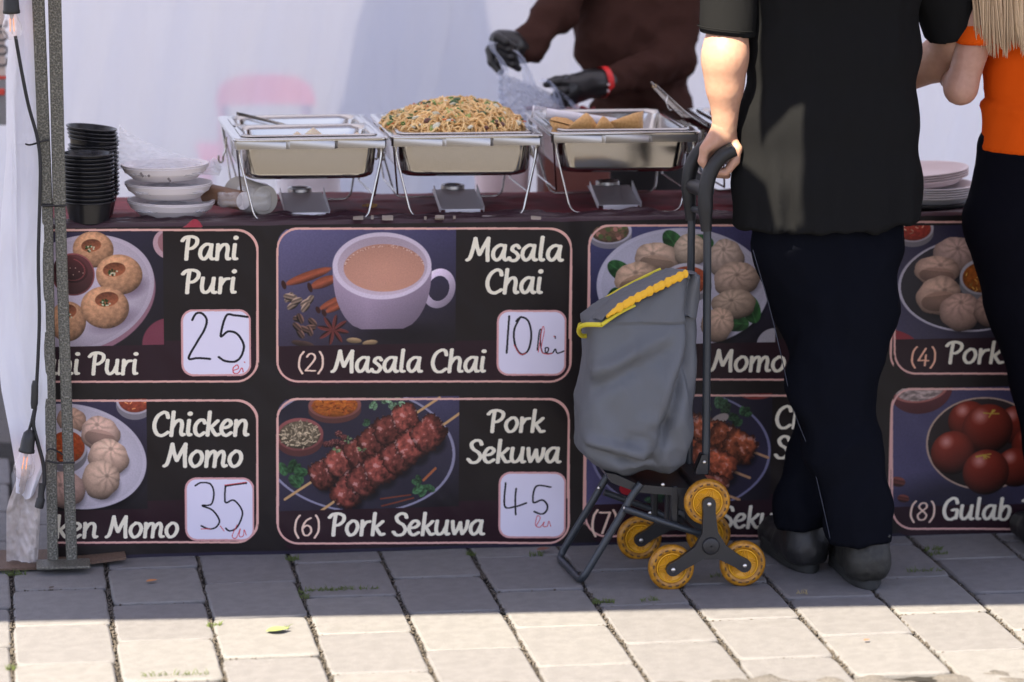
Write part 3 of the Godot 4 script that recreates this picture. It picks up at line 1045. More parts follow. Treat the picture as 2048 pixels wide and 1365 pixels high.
	scrawl([[[1018, 632], [1016, 660], [1013, 706]], [[1040, 634], [1028, 660], [1030, 690], [1042, 708], [1056, 700], [1062, 670], [1056, 642], [1042, 634], [1032, 642]]], 3.0, ink)
	scrawl([[[1074, 700], [1078, 664], [1082, 660], [1080, 680], [1084, 704], [1094, 704], [1096, 696], [1090, 696], [1092, 706], [1104, 706], [1110, 698], [1114, 706], [1127, 702]], [[1109, 672], [1110, 676]]], 2.0, ink)
	scrawl([[[1028, 690], [1040, 708], [1052, 706]], [[1076, 704], [1084, 656], [1088, 662], [1082, 700], [1094, 708], [1104, 706]], [[1107, 672], [1109, 674]]], 1.3, red)
	scrawl([[[390, 971], [402, 965], [420, 968], [427, 985], [422, 1008], [404, 1011], [424, 1020], [438, 1040], [432, 1054], [418, 1058], [402, 1052]], [[450, 972], [450, 1004], [466, 1000], [480, 1014], [484, 1030], [474, 1054], [460, 1062], [451, 1057]], [[450, 972], [470, 969], [492, 966]]], 2.5, ink)
	scrawl([[[449, 970], [492, 964]], [[402, 1058], [420, 1058]], [[440, 1052], [448, 1062]], [[474, 1050], [464, 1072], [472, 1076], [480, 1058], [478, 1072], [486, 1072], [488, 1060], [492, 1070]]], 1.4, red)
	scrawl([[[1011, 966], [1009, 1012], [1030, 1013], [1052, 1006]], [[1032, 977], [1030, 1000], [1031, 1029]], [[1101, 974], [1072, 973], [1066, 1004], [1084, 1000], [1094, 1010], [1092, 1022], [1082, 1028], [1068, 1023]]], 2.9, ink)
	scrawl([[[1072, 1052], [1080, 1036], [1074, 1032], [1071, 1050], [1080, 1054], [1088, 1044], [1086, 1052], [1094, 1052], [1097, 1042], [1101, 1052]]], 1.4, red)


# ---------------------------------------------------------------- the scene
func _ready() -> void:
	# camera
	var yaw := 0.1496484
	var pitch := 0.1836155
	var roll := 0.0082964
	cam_fwd = Vector3(sin(yaw) * cos(pitch), -sin(pitch), -cos(yaw) * cos(pitch))
	var right := Vector3(cos(yaw), 0, sin(yaw))
	var up := right.cross(cam_fwd)
	cam_right = right * cos(roll) + up * sin(roll)
	cam_up = up * cos(roll) - right * sin(roll)
	var cam := Camera3D.new()
	cam.name = "camera"
	add_child(cam)
	var lens := CameraAttributesPhysical.new()
	lens.frustum_focal_length = 118.0
	lens.frustum_focus_distance = 7.25
	lens.exposure_aperture = 2.2
	lens.frustum_far = 500.0
	cam.attributes = lens
	cam.transform = Transform3D(Basis(cam_right, cam_up, -cam_fwd), EYE)
	cam.fov = rad_to_deg(2.0 * atan(682.5 / FOCAL))
	cam.near = 0.1
	cam.far = 500.0
	cam.current = true
	# sky, exposure
	var env := Environment.new()
	env.background_mode = Environment.BG_SKY
	var sky := ProceduralSkyMaterial.new()
	sky.sky_top_color = Color(0.435, 0.51, 0.70)
	sky.sky_horizon_color = Color(0.82, 0.83, 0.87)
	sky.sky_curve = 0.30
	sky.ground_bottom_color = Color(0.30, 0.28, 0.26)
	sky.ground_horizon_color = Color(0.60, 0.60, 0.60)
	sky.sky_energy_multiplier = 0.95
	env.sky = Sky.new()
	env.sky.sky_material = sky
	env.tonemap_mode = Environment.TONE_MAPPER_LINEAR
	env.tonemap_exposure = 3.6
	env.sdfgi_enabled = true
	env.ssao_enabled = true
	env.ssil_enabled = true
	var world := WorldEnvironment.new()
	world.name = "world_environment"
	world.environment = env
	add_child(world)
	# sun
	var sun := DirectionalLight3D.new()
	sun.name = "sun"
	sun.light_energy = 1.6
	sun.light_color = Color(1.0, 0.95, 0.855)
	sun.light_angular_distance = 0.55
	sun.shadow_enabled = true
	add_child(sun)
	sun.look_at_from_position(to_sun * 10.0, Vector3.ZERO, Vector3.UP)

	build_ground()
	build_tent()
	build_table_and_banner()
	build_all_things()


# ---------------------------------------------------------------- ground
func build_ground() -> void:
	var rng := RandomNumberGenerator.new()
	rng.seed = 5
	var speck := noise_tex("speck", 0.23, grey(0.50), grey(1.0), 512, FastNoiseLite.TYPE_SIMPLEX, 3, 3)
	var grit := noise_tex("grit", 0.3, grey(0.0), grey(1.0), 512, FastNoiseLite.TYPE_SIMPLEX, 4, 4)
	var blotch := noise_tex("blotch", 0.012, grey(0.90), grey(1.0), 512, FastNoiseLite.TYPE_SIMPLEX_SMOOTH, 5, 6)
	# the wide ground: a compacted sandy street beyond the paving
	var sand := mat("street_sand", 0.27, 0.245, 0.22, 0.95)
	grained(sand, noise_tex("sand_grain", 0.12, grey(0.55), grey(1.0), 512, FastNoiseLite.TYPE_SIMPLEX, 5, 8), 3.0)
	sand.uv1_world_triplanar = true
	relief(sand, grit, 0.6)
	var m := M.new()
	m.sheet(2, 2, func(u, v): return Vector3(lerpf(-160, 160, u), -0.030, lerpf(-160, 160, v)))
	setting("ground", m, sand)
	# the rough verge where the paving ends
	m = M.new()
	var lump := FastNoiseLite.new()
	lump.frequency = 9.0
	lump.fractal_octaves = 5
	m.sheet(220, 40, func(u, v):
		var x := lerpf(-1.2, 3.6, u)
		var z := lerpf(1.06, 1.62, v) + 0.016 * x
		return Vector3(x, -0.026 + 0.034 * smoothstep(0.0, 0.07, v) * (0.72 + lump.get_noise_2d(x, z) * .8) - 0.012 * v, z))
	setting("path", m, sand)
	# the pavement: a bed of dirt and every paver on its own
	var bed := mat("joint_dirt", 0.12, 0.10, 0.08, 0.98)
	grained(bed, noise_tex("dirt_grain", 0.16, grey(0.3), grey(1.0), 512, FastNoiseLite.TYPE_CELLULAR, 3, 9), 9.0)
	relief(bed, grit, 0.5)
	var pave := MeshInstance3D.new()
	pave.name = "pavement"
	m = M.new()
	m.sheet(240, 80, func(u, v):
		var x := lerpf(-1.4, 3.8, u)
		var z := lerpf(-1.3, 1.12, v) + 0.016 * x
		return Vector3(x, -0.011 + 0.006 * lump.get_noise_2d(x * 2.0, z * 2.0), z))
	pave.mesh = m.mesh()
	pave.material_override = bed
	pave.set_meta("kind", "structure")
	add_child(pave, true)
	var stone := []
	var shades := [[0.385, 0.37, 0.365], [0.365, 0.35, 0.35], [0.40, 0.385, 0.375], [0.355, 0.34, 0.34]]
	for k in 4:
		var s := mat("paver_%d" % k, shades[k][0], shades[k][1], shades[k][2], 0.88)
		grained(s, speck, 4.2)
		s.uv1_world_triplanar = true
		s.uv1_offset = Vector3(k * 0.37, 0, k * 0.21)
		s.detail_enabled = true
		s.detail_albedo = blotch
		s.detail_blend_mode = BaseMaterial3D.BLEND_MODE_MUL
		relief(s, grit, 0.10)
		stone.append(s)
	var shapes := []
	for k in 5:          # a few worn outlines shared by all
		var q := M.new()
		var w := 0.1985 + rng.randf_range(-0.0015, 0.001)
		var d := 0.2885 + rng.randf_range(-0.001, 0.0005)
		var rings := []
		for lay in [[-0.05, 0.0], [-0.0060, 0.0], [-0.0022, 0.0012], [0.0, 0.0050]]:
			var ring := PackedVector3Array()
			for i in 32:
				var side := i / 8
				var t := float(i % 8) / 8.0
				var hw: float = w / 2 - lay[1]
				var hd: float = d / 2 - lay[1]
				var p: Vector3 = [Vector3(lerpf(-hw, hw, t), 0, hd), Vector3(hw, 0, lerpf(hd, -hd, t)), Vector3(lerpf(hw, -hw, t), 0, -hd), Vector3(-hw, 0, lerpf(-hd, hd, t))][side]
				var chip := 0.0024 * lump.get_noise_3d(p.x * 9 + k * 5, lay[0] * 20, p.z * 9)
				if i % 8 == 0:
					chip -= 0.003
				p = p * (1.0 + chip / 0.1)
				p.y = lay[0] + (0.0006 * lump.get_noise_2d(p.x * 6, p.z * 6 + k) if lay[0] > -0.004 else 0.0)
				ring.append(p)
			rings.append(ring)
		q.loft(rings, true, false, true)
		shapes.append(q.mesh())
	for c in range(-4, 14):
		for r in range(-4, 8):
			var x := -0.018 + 0.2065 * (c + 0.5)
			var z := (0.243 if c % 2 == 0 else 0.091) + 0.2965 * (r - 1.5) - 0.014 * x + 0.01 + rng.randf_range(-0.004, 0.004)
			if z > 1.13 + 0.016 * x or z < -1.0:
				continue
			var o := MeshInstance3D.new()
			o.name = "paver"
			o.mesh = shapes[rng.randi() % 5]
			o.material_override = stone[rng.randi() % 4]
			o.transform = Transform3D(Basis.from_euler(Vector3(rng.randf_range(-.004, .004), rng.randf_range(-.008, .008) + 0.014, rng.randf_range(-.005, .005))), Vector3(x + rng.randf_range(-.0015, .0015), rng.randf_range(-0.003, 0.0), z))
			pave.add_child(o, true)
	# crumbs of soil and grit in the joints
	var crumbs := M.new()
	for k in 5200:
		var c := rng.randi_range(-1, 12)
		var x := -0.018 + 0.2065 * c + rng.randf_range(-0.0055, 0.0055)
		var z := rng.randf_range(0.0, 1.1)
		if rng.randf() < 0.15:
			x = rng.randf_range(-0.2, 2.5)
			c = int(floor((x + 0.018) / 0.2065))
			z = (0.243 if c % 2 == 0 else 0.091) + 0.2965 * rng.randi_range(-1, 3) - 0.014 * x + 0.01 + rng.randf_range(-.003, .003)
		if z > 1.08 + 0.016 * x or z < -0.02:
			continue
		var r := rng.randf_range(0.0012, 0.0034)
		crumbs.ball(Vector3(x + 0.014 * 0, -0.006 + rng.randf_range(-0.003, 0.003), z), Vector3(r, r * 0.8, r * rng.randf_range(.8, 1.3)), 5)
	var cr := part(pave, "joint_grit", crumbs, grained(mat("grit_stone", 0.24, 0.20, 0.16, 0.95), texs["dirt_grain"], 5.0))
	cr.set_meta("kind", "stuff")
	# moss and blades in the joints
	var green := mat("blade_green", 0.10, 0.13, 0.035, 0.8)
	green.backlight_enabled = true
	green.backlight = Color(0.25, 0.32, 0.08)
	var straw := mat("blade_straw", 0.34, 0.27, 0.14, 0.85)
	var tufts := [[585, 1122, 18, .03, 0], [428, 1255, 14, .03, 1], [566, 1262, 6, .02, 1], [640, 1186, 26, .1, 0], [700, 1183, 26, .12, 0], [1072, 1113, 12, .03, 0], [940, 1112, 14, .02, 0], [1208, 1208, 22, .05, 0], [1300, 1204, 10, .04, 0], [1866, 1103, 18, .04, 0], [1878, 1112, 14, .05, 0], [1850, 1146, 20, .08, 0], [1604, 1193, 8, .03, 1], [30, 1152, 20, .05, 0], [22, 1341, 10, .02, 0], [350, 1354, 20, .14, 1], [608, 1198, 8, .02, 0], [1430, 1157, 8, .04, 0]]
	for q in tufts:
		var g := M.new()
		var mid := on(q[0], q[1], -0.004)
		for k in int(q[2] * 2.2):
			var a := rng.randf() * TAU
			var b := mid + Vector3(rng.randf_range(-q[3], q[3]) * .5, 0, rng.randf_range(-.006, .006))
			var h := rng.randf_range(0.004, 0.014)
			var lean := Vector3(cos(a), 0, sin(a)) * h * rng.randf_range(.3, 1.1)
			g.tube([b, b + lean * .4 + Vector3(0, h * .7, 0), b + lean + Vector3(0, h, 0)], [0.0011, 0.0009, 0.0002], 3, false)
		var o := part(pave, "grass_tuft", g, straw if q[4] == 1 and rng.randf() < .4 else green)
		o.set_meta("kind", "stuff")
	var leaf := func(px: float, py: float, size: float, turn: float, label: String, col: StandardMaterial3D) -> void:
		var g := M.new()
		var p := on(px, py, 0.004)
		var e := Basis(Vector3.UP, turn)
		g.sheet(8, 4, func(u, v):
			var wide := sin(PI * pow(u, 0.8)) * 0.36
			return p + e * (Vector3((u - .5), 0.10 * absf(v - .5) * wide * 4 + .1 * u * u, (v - .5) * 2 * wide) * size))
		lone("fallen_leaf", g, col, label, "leaf")
	leaf.call(303.0, 1163.0, 0.026, 0.2, "small orange-brown dry leaf lying on a shaded grey paver", mat("leaf_orange", 0.42, 0.17, 0.06, 0.8))
	leaf.call(555.0, 1262.0, 0.05, 0.1, "curled green leaf with a brown tip lying on sunlit paving", mat("leaf_green", 0.22, 0.26, 0.09, 0.7))
	leaf.call(1087.0, 1100.0, 0.034, 0.15, "reddish brown leaf tucked against the foot of the banner", mat("leaf_red", 0.22, 0.09, 0.06, 0.8))
	leaf.call(1734, 1281, 0.014, 0.3, "tiny rust-coloured leaf scrap on a bright sunlit paver", mat("leaf_rust", 0.4, 0.12, 0.06, 0.8))
	leaf.call(103, 1176, 0.016, 0.9, "small dark dried leaf scrap on the paver before the tent foot", mat("leaf_dark", 0.08, 0.06, 0.05, 0.8))


# ---------------------------------------------------------------- the tent
func tent_cloth() -> StandardMaterial3D:
	var m := mat("tent_cloth", 0.80, 0.80, 0.83, 0.75)
	m.backlight_enabled = true
	m.backlight = Color(0.62, 0.62, 0.68)
	return m


func build_tent() -> void:
	var fold := FastNoiseLite.new()
	fold.seed = 3
	fold.frequency = 0.9
	fold.fractal_octaves = 3
	# back wall: thin milky sheeting, hung with loose folds
	var film := mat("milky_sheet", 0.84, 0.84, 0.87, 0.45)
	film.transparency = BaseMaterial3D.TRANSPARENCY_ALPHA
	film.albedo_color.a = 0.76
	film.backlight_enabled = true
	film.backlight = Color(0.92, 0.92, 0.96)
	var tent := thing("market_tent", "white market tent roof, awning and milky back wall over the food table", "tent", Vector3(1.4, 0, -1.0))
	var m := M.new()
	m.sheet(260, 40, func(u, v):
		var x := lerpf(-0.55, 4.6, u)
		var y := lerpf(0.02, 2.25, v)
		var z := -2.2 + 0.07 * fold.get_noise_2d(x * 2.2 + y * .35, y * .3) + 0.035 * fold.get_noise_2d(x * 7.0 - y * 1.2, y * .5)
		for q in [[0.84, .10], [1.24, -.16], [0.42, .22], [1.9, -.05], [2.66, .12]]:
			z += 0.010 * exp(-absf(x - q[0] - (y - .9) * q[1]) / 0.03)
		return Vector3(x, y, z))
	part(tent, "back_wall", m, film)
	# roof, then the awning over the street: two cloths with an added hole, shaped to throw the sun patches
	m = M.new()
	m.sheet(20, 12, func(u, v):
		var x := lerpf(-2.6, 4.8, u)
		var z := lerpf(-2.35, 0.20, v)
		return Vector3(x, 2.25 + 0.55 * (1.0 - absf(2 * v - 1.0)) * (1.0 - absf(2 * u - 1.0)), z))
	part(tent, "roof", m, tent_cloth())
	m = M.new()
	m.box(v3(1.1, 2.152, 0.196), v3(7.4, 0.20, 0.003))  # added strip, unseen; keeps sun from leaking between roof and awning
	part(tent, "sun_stop_strip", m, tent_cloth())
	var high := 2.05
	var cast := func(p: Vector3) -> Vector2:          # where the sun's ray to p crosses the awning
		var q := p + to_sun * ((high - p.y) / to_sun.y)
		return Vector2(q.x, q.z)
	var near: float = cast.call(on(1024, 1226, 0)).y          # the shadow's edge on the paving
	var tilt: float = (cast.call(on(2048, 1213, 0)).y - cast.call(on(0, 1248, 0)).y) / (cast.call(on(2048, 1213, 0)).x - cast.call(on(0, 1248, 0)).x)
	var mid_x: float = cast.call(on(1024, 1226, 0)).x
	var sun_hole := PackedVector2Array()
	for q in [[1360, -260, .36], [1500, -260, .36], [1500, 240, .41], [1536, 212, .425], [1572, 190, .425], [1602, 190, .425], [1602, 436, .425], [1542, 436, .425], [1512, 320, .42], [1452, 262, .37], [1384, 190, .36]]:
		sun_hole.append(cast.call(at(q[0], q[1], q[2])))
	var whole := PackedVector2Array([Vector2(-2.6, 0.2), Vector2(4.8, 0.2), Vector2(4.8, near + tilt * (4.8 - mid_x)), Vector2(-2.6, near + tilt * (-2.6 - mid_x))])
	var c := Vector2.ZERO
	for q in sun_hole:
		c += q / sun_hole.size()
	for half in 2:          # left and right cloth meet along a line through the added hole
		var side := PackedVector2Array([Vector2(c.x - (9 if half == 0 else 0), -9), Vector2(c.x + (0 if half == 0 else 9), -9), Vector2(c.x + (0 if half == 0 else 9), 9), Vector2(c.x - (9 if half == 0 else 0), 9)])
		for piece in Geometry2D.intersect_polygons(whole, side):
			for rest in Geometry2D.clip_polygons(piece, sun_hole):
				if Geometry2D.is_polygon_clockwise(rest):
					continue
				var cloth := M.new()
				var flip := PackedVector2Array()
				for q in rest:
					flip.append(Vector2(q.x, -q.y))
				cloth.prism(flip, Transform3D(Basis(Vector3.RIGHT, Vector3.FORWARD, Vector3.UP), Vector3(0, high, 0)), 0.002)
				part(tent, "awning_cloth", cloth, tent_cloth())
	# the corner leg: two square tubes in hammered grey paint, telescoped
	var hammer := mat("hammered_paint", 0.36, 0.35, 0.29, 0.45, 0.3)
	grained(hammer, noise_tex("hammer_tone", 0.09, grey(0.35), grey(1.0), 512, FastNoiseLite.TYPE_CELLULAR, 2, 12), 5.0)
	relief(hammer, noise_tex("hammer_bump", 0.09, grey(0.0), grey(1.0), 512, FastNoiseLite.TYPE_CELLULAR, 2, 12), 0.25)
	var leg := thing("tent_post", "hammered grey twin-tube tent post standing at the banner's end", "tent post", on(122, 1128, 0.0))
	var bar := func(called: String, top: Array, low: Array, z: float, wide: float) -> void:
		var a := at(top[0], top[1], z)
		var b := at(low[0], low[1], z)
		var q := M.new()
		var y := (a - b).normalized()
		var x := Vector3.RIGHT
		q.box((a + b) / 2, Vector3(wide, (a - b).length(), wide), 0.0025, Basis((x - y * x.dot(y)).normalized(), y, Vector3.BACK))
		part(leg, called, q, hammer)
	bar.call("outer_tube", [59, -420], [92, 408], 0.060, 0.0270)
	bar.call("outer_tube", [99, -420], [118, 410], 0.063, 0.0285)
	bar.call("inner_tube", [94, 408], [105, 1124], 0.055, 0.0240)
	bar.call("inner_tube", [119, 410], [143, 1122], 0.058, 0.0245)
	var q := M.new()
	q.box(at(107, 409, 0.06), Vector3(0.054, 0.006, 0.036), 0.002)
	part(leg, "collar", q, mat("black_plastic", 0.014, 0.014, 0.016, 0.45))
	q = M.new()
	var foot := on(126, 1129, 0.014)
	q.box(foot, Vector3(0.118, 0.006, 0.075), 0.002)
	part(leg, "foot_plate", q, hammer)
	# board under the foot
	var board := mat("brown_board", 0.20, 0.125, 0.085, 0.8)
	grained(board, noise_tex("board_grain", 0.05, grey(0.6), grey(1.0), 512, FastNoiseLite.TYPE_SIMPLEX, 4, 31), 6.0)
	q = M.new()
	q.sheet(30, 6, func(u, v):
		var a := on(-90, 1112, 0).lerp(on(244, 1099, 0), u)
		var b := on(-90, 1152, 0).lerp(on(252, 1130, 0), u)
		var p := a.lerp(b, v)
		p.y = 0.008 + 0.008 * pow(u, 6.0) + 0.0015 * sin(u * 9.0)
		return p)
	q.sheet(30, 1, func(u, v):
		var p := on(-90, 1152, 0).lerp(on(252, 1130, 0), u)
		p.y = (0.008 + 0.008 * pow(u, 6.0) + 0.0015 * sin(u * 9.0)) - 0.005 * v
		return p)
	lone("cardboard", q, board, "brown cardboard sheet lying under the tent post's foot", "cardboard")


func build_table_and_banner() -> void:
	# folding table with a red cloth, the printed banner pinned over its front
	var t := thing("folding_table", "long folding table under a dark red cloth", "table", Vector3(1.3, 0, -0.42))
	var m := M.new()
	m.box(v3(1.40, 0.732, -0.235), v3(2.66, 0.026, 0.45), 0.006)
	part(t, "tabletop", m, mat("table_plastic", 0.45, 0.44, 0.42, 0.6))
	for x in [0.12, 2.6]:
		for z in [-0.1, -0.4]:
			m = M.new()
			m.tube([v3(x, 0.004, z), v3(x, 0.725, z)], 0.0125, 10)
			part(t, "leg", m, mat("leg_grey", 0.2, 0.2, 0.21, 0.5, 0.3))
	var red := mat("red_cloth", 0.22, 0.020, 0.030, 0.75)
	grained(red, noise_tex("cloth_tone", 0.02, grey(0.7), grey(1.0), 256, FastNoiseLite.TYPE_SIMPLEX, 3, 17), 2.0)
	var n := FastNoiseLite.new()
	n.frequency = 2.2
	n.fractal_octaves = 4
	m = M.new()
	m.sheet(160, 60, func(u, v):
		var x := lerpf(0.065, 2.73, u)
		var z := lerpf(-0.01, -0.465, v)
		var rise := 0.006 + 0.012 * maxf(0.0, n.get_noise_2d(x * 1.6, z * 3.0)) * smoothstep(0.1, 0.4, v)
		return Vector3(x, 0.7465 + rise, z))
	m.sheet(160, 12, func(u, v):
		var x := lerpf(0.065, 2.73, u)
		return Vector3(x, 0.7525 - 0.5 * v, -0.465 - 0.02 * v - 0.02 * v * n.get_noise_2d(x * 3.0, 4.0)))
	lone("tablecloth", m, red, "dark red cloth spread over the table top behind the banner", "tablecloth")
	# the banner
	print_banner()
	var half := [canvas.get_region(Rect2i(0, 0, 2048, 1128)), canvas.get_region(Rect2i(2048, 0, 2048, 1128))]
	var b := thing("menu_banner", "dark printed menu banner with eight framed dishes hanging down the table front", "banner", v3(1.25, 0, 0))
	n.seed = 8
	for k in 2:
		var vinyl := StandardMaterial3D.new()
		vinyl.resource_name = "printed_vinyl_%d" % k
		vinyl.albedo_texture = ImageTexture.create_from_image(half[k])
		vinyl.roughness = 0.40
		vinyl.metallic_specular = 0.34
		vinyl.texture_repeat = false
		m = M.new()
		var x0 := PRINT_X0 + k * 2048.0 / PRINT
		var w := 2048.0 / PRINT
		m.sheet(150, 60, func(u, v):
			var x = x0 + w * u
			var y = PRINT_TOP - v * 1128.0 / PRINT
			return Vector3(x, y + 0.0, sag(n, x, y)))
		if k == 0:          # the sheet ends behind the tent post
			var from := (0.062 - x0) / w
			for i in m.v.size():
				var u := lerpf(from, 1.0, m.uv[i].x)
				m.uv[i].x = u
				m.v[i].x = x0 + w * u
				m.v[i].z = sag(n, m.v[i].x, m.v[i].y)
		part(b, "printed_panel", m, vinyl)
	# its upper hem lies folded over the table edge
	var hem := mat("banner_hem", 0.040, 0.018, 0.026, 0.36)
	m = M.new()
	m.sheet(300, 14, func(u, v):
		var x := lerpf(0.062, PRINT_X0 + 4096.0 / PRINT, u)
		var back := 0.075 + 0.05 * n.get_noise_2d(x * 1.2, 7.0)
		var z = sag(n, x, PRINT_TOP) - back * v
		var y = PRINT_TOP + 0.0035 + 0.006 * sin(minf(v, .12) / .12 * PI / 2) + 0.011 * n.get_noise_2d(x * 3.6 + z * 9.0, z * 11.0) * smoothstep(.05, .4, v) + 0.014 * maxf(0.0, n.get_noise_2d(x * 2.4 + 9.0, 3.0)) * v
		return Vector3(x, y - 0.0035 * (1.0 - smoothstep(0.0, .1, v)), z))
	part(b, "folded_hem", m, hem)
	# cream letters printed on the folded part, seen at a glancing angle
	var cream := mat("cream_print", 0.36, 0.31, 0.25, 0.5)
	for q in [[706, 430, 20], [742, 432, 5], [764, 432, 22], [848, 432, 5], [870, 430, 18], [906, 431, 5], [1062, 432, 20]]:
		m = M.new()
		m.sheet(6, 3, func(u, v):
			var p := on(q[0] + q[2] * u, 443 - 7 * v - (2 if q[2] > 20 and v > .5 else 0), 0.762)
			p.y = 0.7660 + 0.006 * n.get_noise_2d(p.x * 3.0, p.z * 14.0)
			return p)
		part(b, "hem_letter", m, cream)
	m = M.new()          # a curl of the hem shows the red underside
	m.sheet(10, 6, func(u, v):
		var a := on(lerpf(364, 402, u), 455, 0.756)
		return a + Vector3(0.004 * v, 0.018 * v * sin(PI * u) * (0.4 + u), -0.01 * v))
	part(b, "curled_corner", m, mat("red_backing", 0.30, 0.02, 0.035, 0.5))


func sag(n: FastNoiseLite, x: float, y: float) -> float:          # how far the hanging vinyl stands off its plane
	var s := 0.004 * n.get_noise_2d(x * 1.1, y * 0.5) + 0.0016 * n.get_noise_2d(x * 4.0 + y * 3.0, y * 1.6)
	s += 0.010 * exp(-pow((x - 1.225 - (0.75 - y) * .12) / 0.028, 2.0)) * smoothstep(0.5, 0.75, y)
	s += 0.006 * exp(-pow((x - 0.555) / 0.03, 2.0)) * smoothstep(0.4, 0.75, y)
	s += 0.006 * sin((x + y) * 11.0) * smoothstep(0.12, 0.0, y) * 0.5
	return s + 0.004


# ---------------------------------------------------------------- what stands on the table
func steel() -> StandardMaterial3D:
	var m := mat("polished_steel", 0.50, 0.485, 0.465, 0.14, 1.0)
	return m


func brushed() -> StandardMaterial3D:
	return mat("satin_steel", 0.40, 0.39, 0.385, 0.28, 1.0)


func make_dish(split_: bool) -> Node3D:          # local: table level y = 0, front edge of the rim z = 0, middle x = 0
	var d := thing("chafing_dish", "", "chafing dish")
	var wire := steel()
	for back in 2:
		var z := -0.012 if back == 0 else -0.405
		var m := M.new()
		m.tube(fillet([v3(-.158, .176, z), v3(-.160, .150, z), v3(-.126, .006, z + (.02 if back == 0 else .09)), v3(.126, .006, z + (.02 if back == 0 else .09)), v3(.160, .150, z), v3(.158, .176, z)], 0.022, 5), 0.0025, 8)
		part(d, "leg_loop", m, wire)
	var m := M.new()          # the upper wire frame that carries the pans, with its hanging hooks
	m.tube(fillet([v3(-.168, .178, -.21), v3(-.168, .178, -.004), v3(.168, .178, -.004), v3(.168, .178, -.418), v3(-.168, .178, -.418), v3(-.168, .178, -.21)], 0.02, 4), 0.003, 8)
	for s in [-1, 1]:
		m.tube(fillet([v3(.172 * s, .170, -.20), v3(.174 * s, .140, -.20), v3(.180 * s, .125, -.20), v3(.180 * s, .112, -.20), v3(.190 * s, .112, -.20), v3(.190 * s, .128, -.20)], .006, 3), 0.0026, 6)
		m.tube([v3(.166 * s, .176, -.01), v3(.150 * s, .05, -.06), v3(.150 * s, .045, -.35), v3(.166 * s, .176, -.41)], 0.0025, 6)
	part(d, "wire_frame", m, wire)
	m = M.new()          # deep water pan with rounded corners
	var rings := []
	for q in [[.182, .316, .405, .030], [.176, .304, .393, .028], [.150, .301, .390, .032], [.108, .294, .383, .036], [.099, .286, .375, .038], [.094, .270, .360, .038], [.0925, .225, .315, .030]]:
		rings.append(moved(round_rect(q[1], q[2], q[3], q[0], 6), v3(0, 0, -.211)))
	m.loft(rings, true, false, true)
	part(d, "water_pan", m, steel())
	m = M.new()          # the apron strip across the front, its middle pressed forward
	rings = []
	for q in [[-.170, -.012], [-.166, .000], [-.056, .000], [-.048, .007], [.052, .007], [.060, .000], [.166, .000], [.170, -.012]]:
		rings.append(PackedVector3Array([v3(q[0], .1845, q[1]), v3(q[0], .1655, q[1] + .001), v3(q[0], .1655, q[1] - .002), v3(q[0], .1845, q[1] - .003)]))
	m.loft(rings, true, true, true, true)
	part(d, "front_apron", m, brushed())
	m = M.new()          # rolled top rim round the opening
	rings = []
	for q in [[.1835, .346, .436, .016], [.1880, .350, .440, .018], [.1905, .344, .434, .018], [.1905, .300, .390, .030], [.1885, .297, .387, .030]]:
		rings.append(moved(round_rect(q[1], q[2], q[3], q[0], 5), v3(0, 0, -.211)))
	m.loft(rings, true, false, false)
	part(d, "rim", m, steel())
	for half in (2 if split_ else 1):          # food pans let into the rim
		var deep := .19 if split_ else .392
		var mid := v3(0, 0, -.211 + ((.5 - half) * .194 if split_ else 0.0))
		var pan := M.new()
		rings = []
		for q in [[.1915, .308, deep + .004, .03], [.1950, .304, deep, .03], [.1945, .290, deep - .014, .03], [.1850, .280, deep - .024, .032], [.140, .270, deep - .034, .034], [.134, .250, deep - .054, .034], [.1335, .15, deep * .4, .03]]:
			rings.append(moved(round_rect(q[1], q[2], q[3], q[0], 5), mid))
		pan.loft(rings, true, false, true)
		part(d, "food_pan", pan, steel())
	m = M.new()          # burner tray below: a folded plate sloping to the front
	var plate := func(x0: float, x1: float, z0: float, z1: float, y0: float, y1: float) -> void:
		m.box(v3((x0 + x1) / 2, (y0 + y1) / 2, (z0 + z1) / 2), v3(x1 - x0, .0016, Vector2(z1 - z0, y1 - y0).length()), 0.0, Basis(Vector3.RIGHT, atan2(y0 - y1, z1 - z0) * 1.0))
	plate.call(-.052, .048, -.22, -.05, .036, .014)
	m.box(v3(-.052, .028, -.12), v3(.0015, .018, .13), 0.0, Basis(Vector3.RIGHT, .25))
	m.box(v3(.048, .028, -.12), v3(.0015, .018, .13), 0.0, Basis(Vector3.RIGHT, .25))
	m.box(v3(-.002, .009, -.049), v3(.08, .011, .0015), 0.0)
	var tray := part(d, "burner_tray", m, mat("dull_steel", 0.80, 0.79, 0.82, 0.5, 1.0))
	var can := M.new()
	can.lathe([Vector2(.026, .006), Vector2(.028, .008), Vector2(.028, .042), Vector2(.026, .045), Vector2(.020, .045), Vector2(.018, .041)], 24, Transform3D(Basis(), v3(.0, .0, -.245)))
	can.cap(PackedVector3Array([v3(-.014, .041, -.259), v3(.014, .041, -.259), v3(.014, .041, -.231), v3(-.014, .041, -.231)]), true)
	part(tray, "fuel_can", can, brushed())
	return d


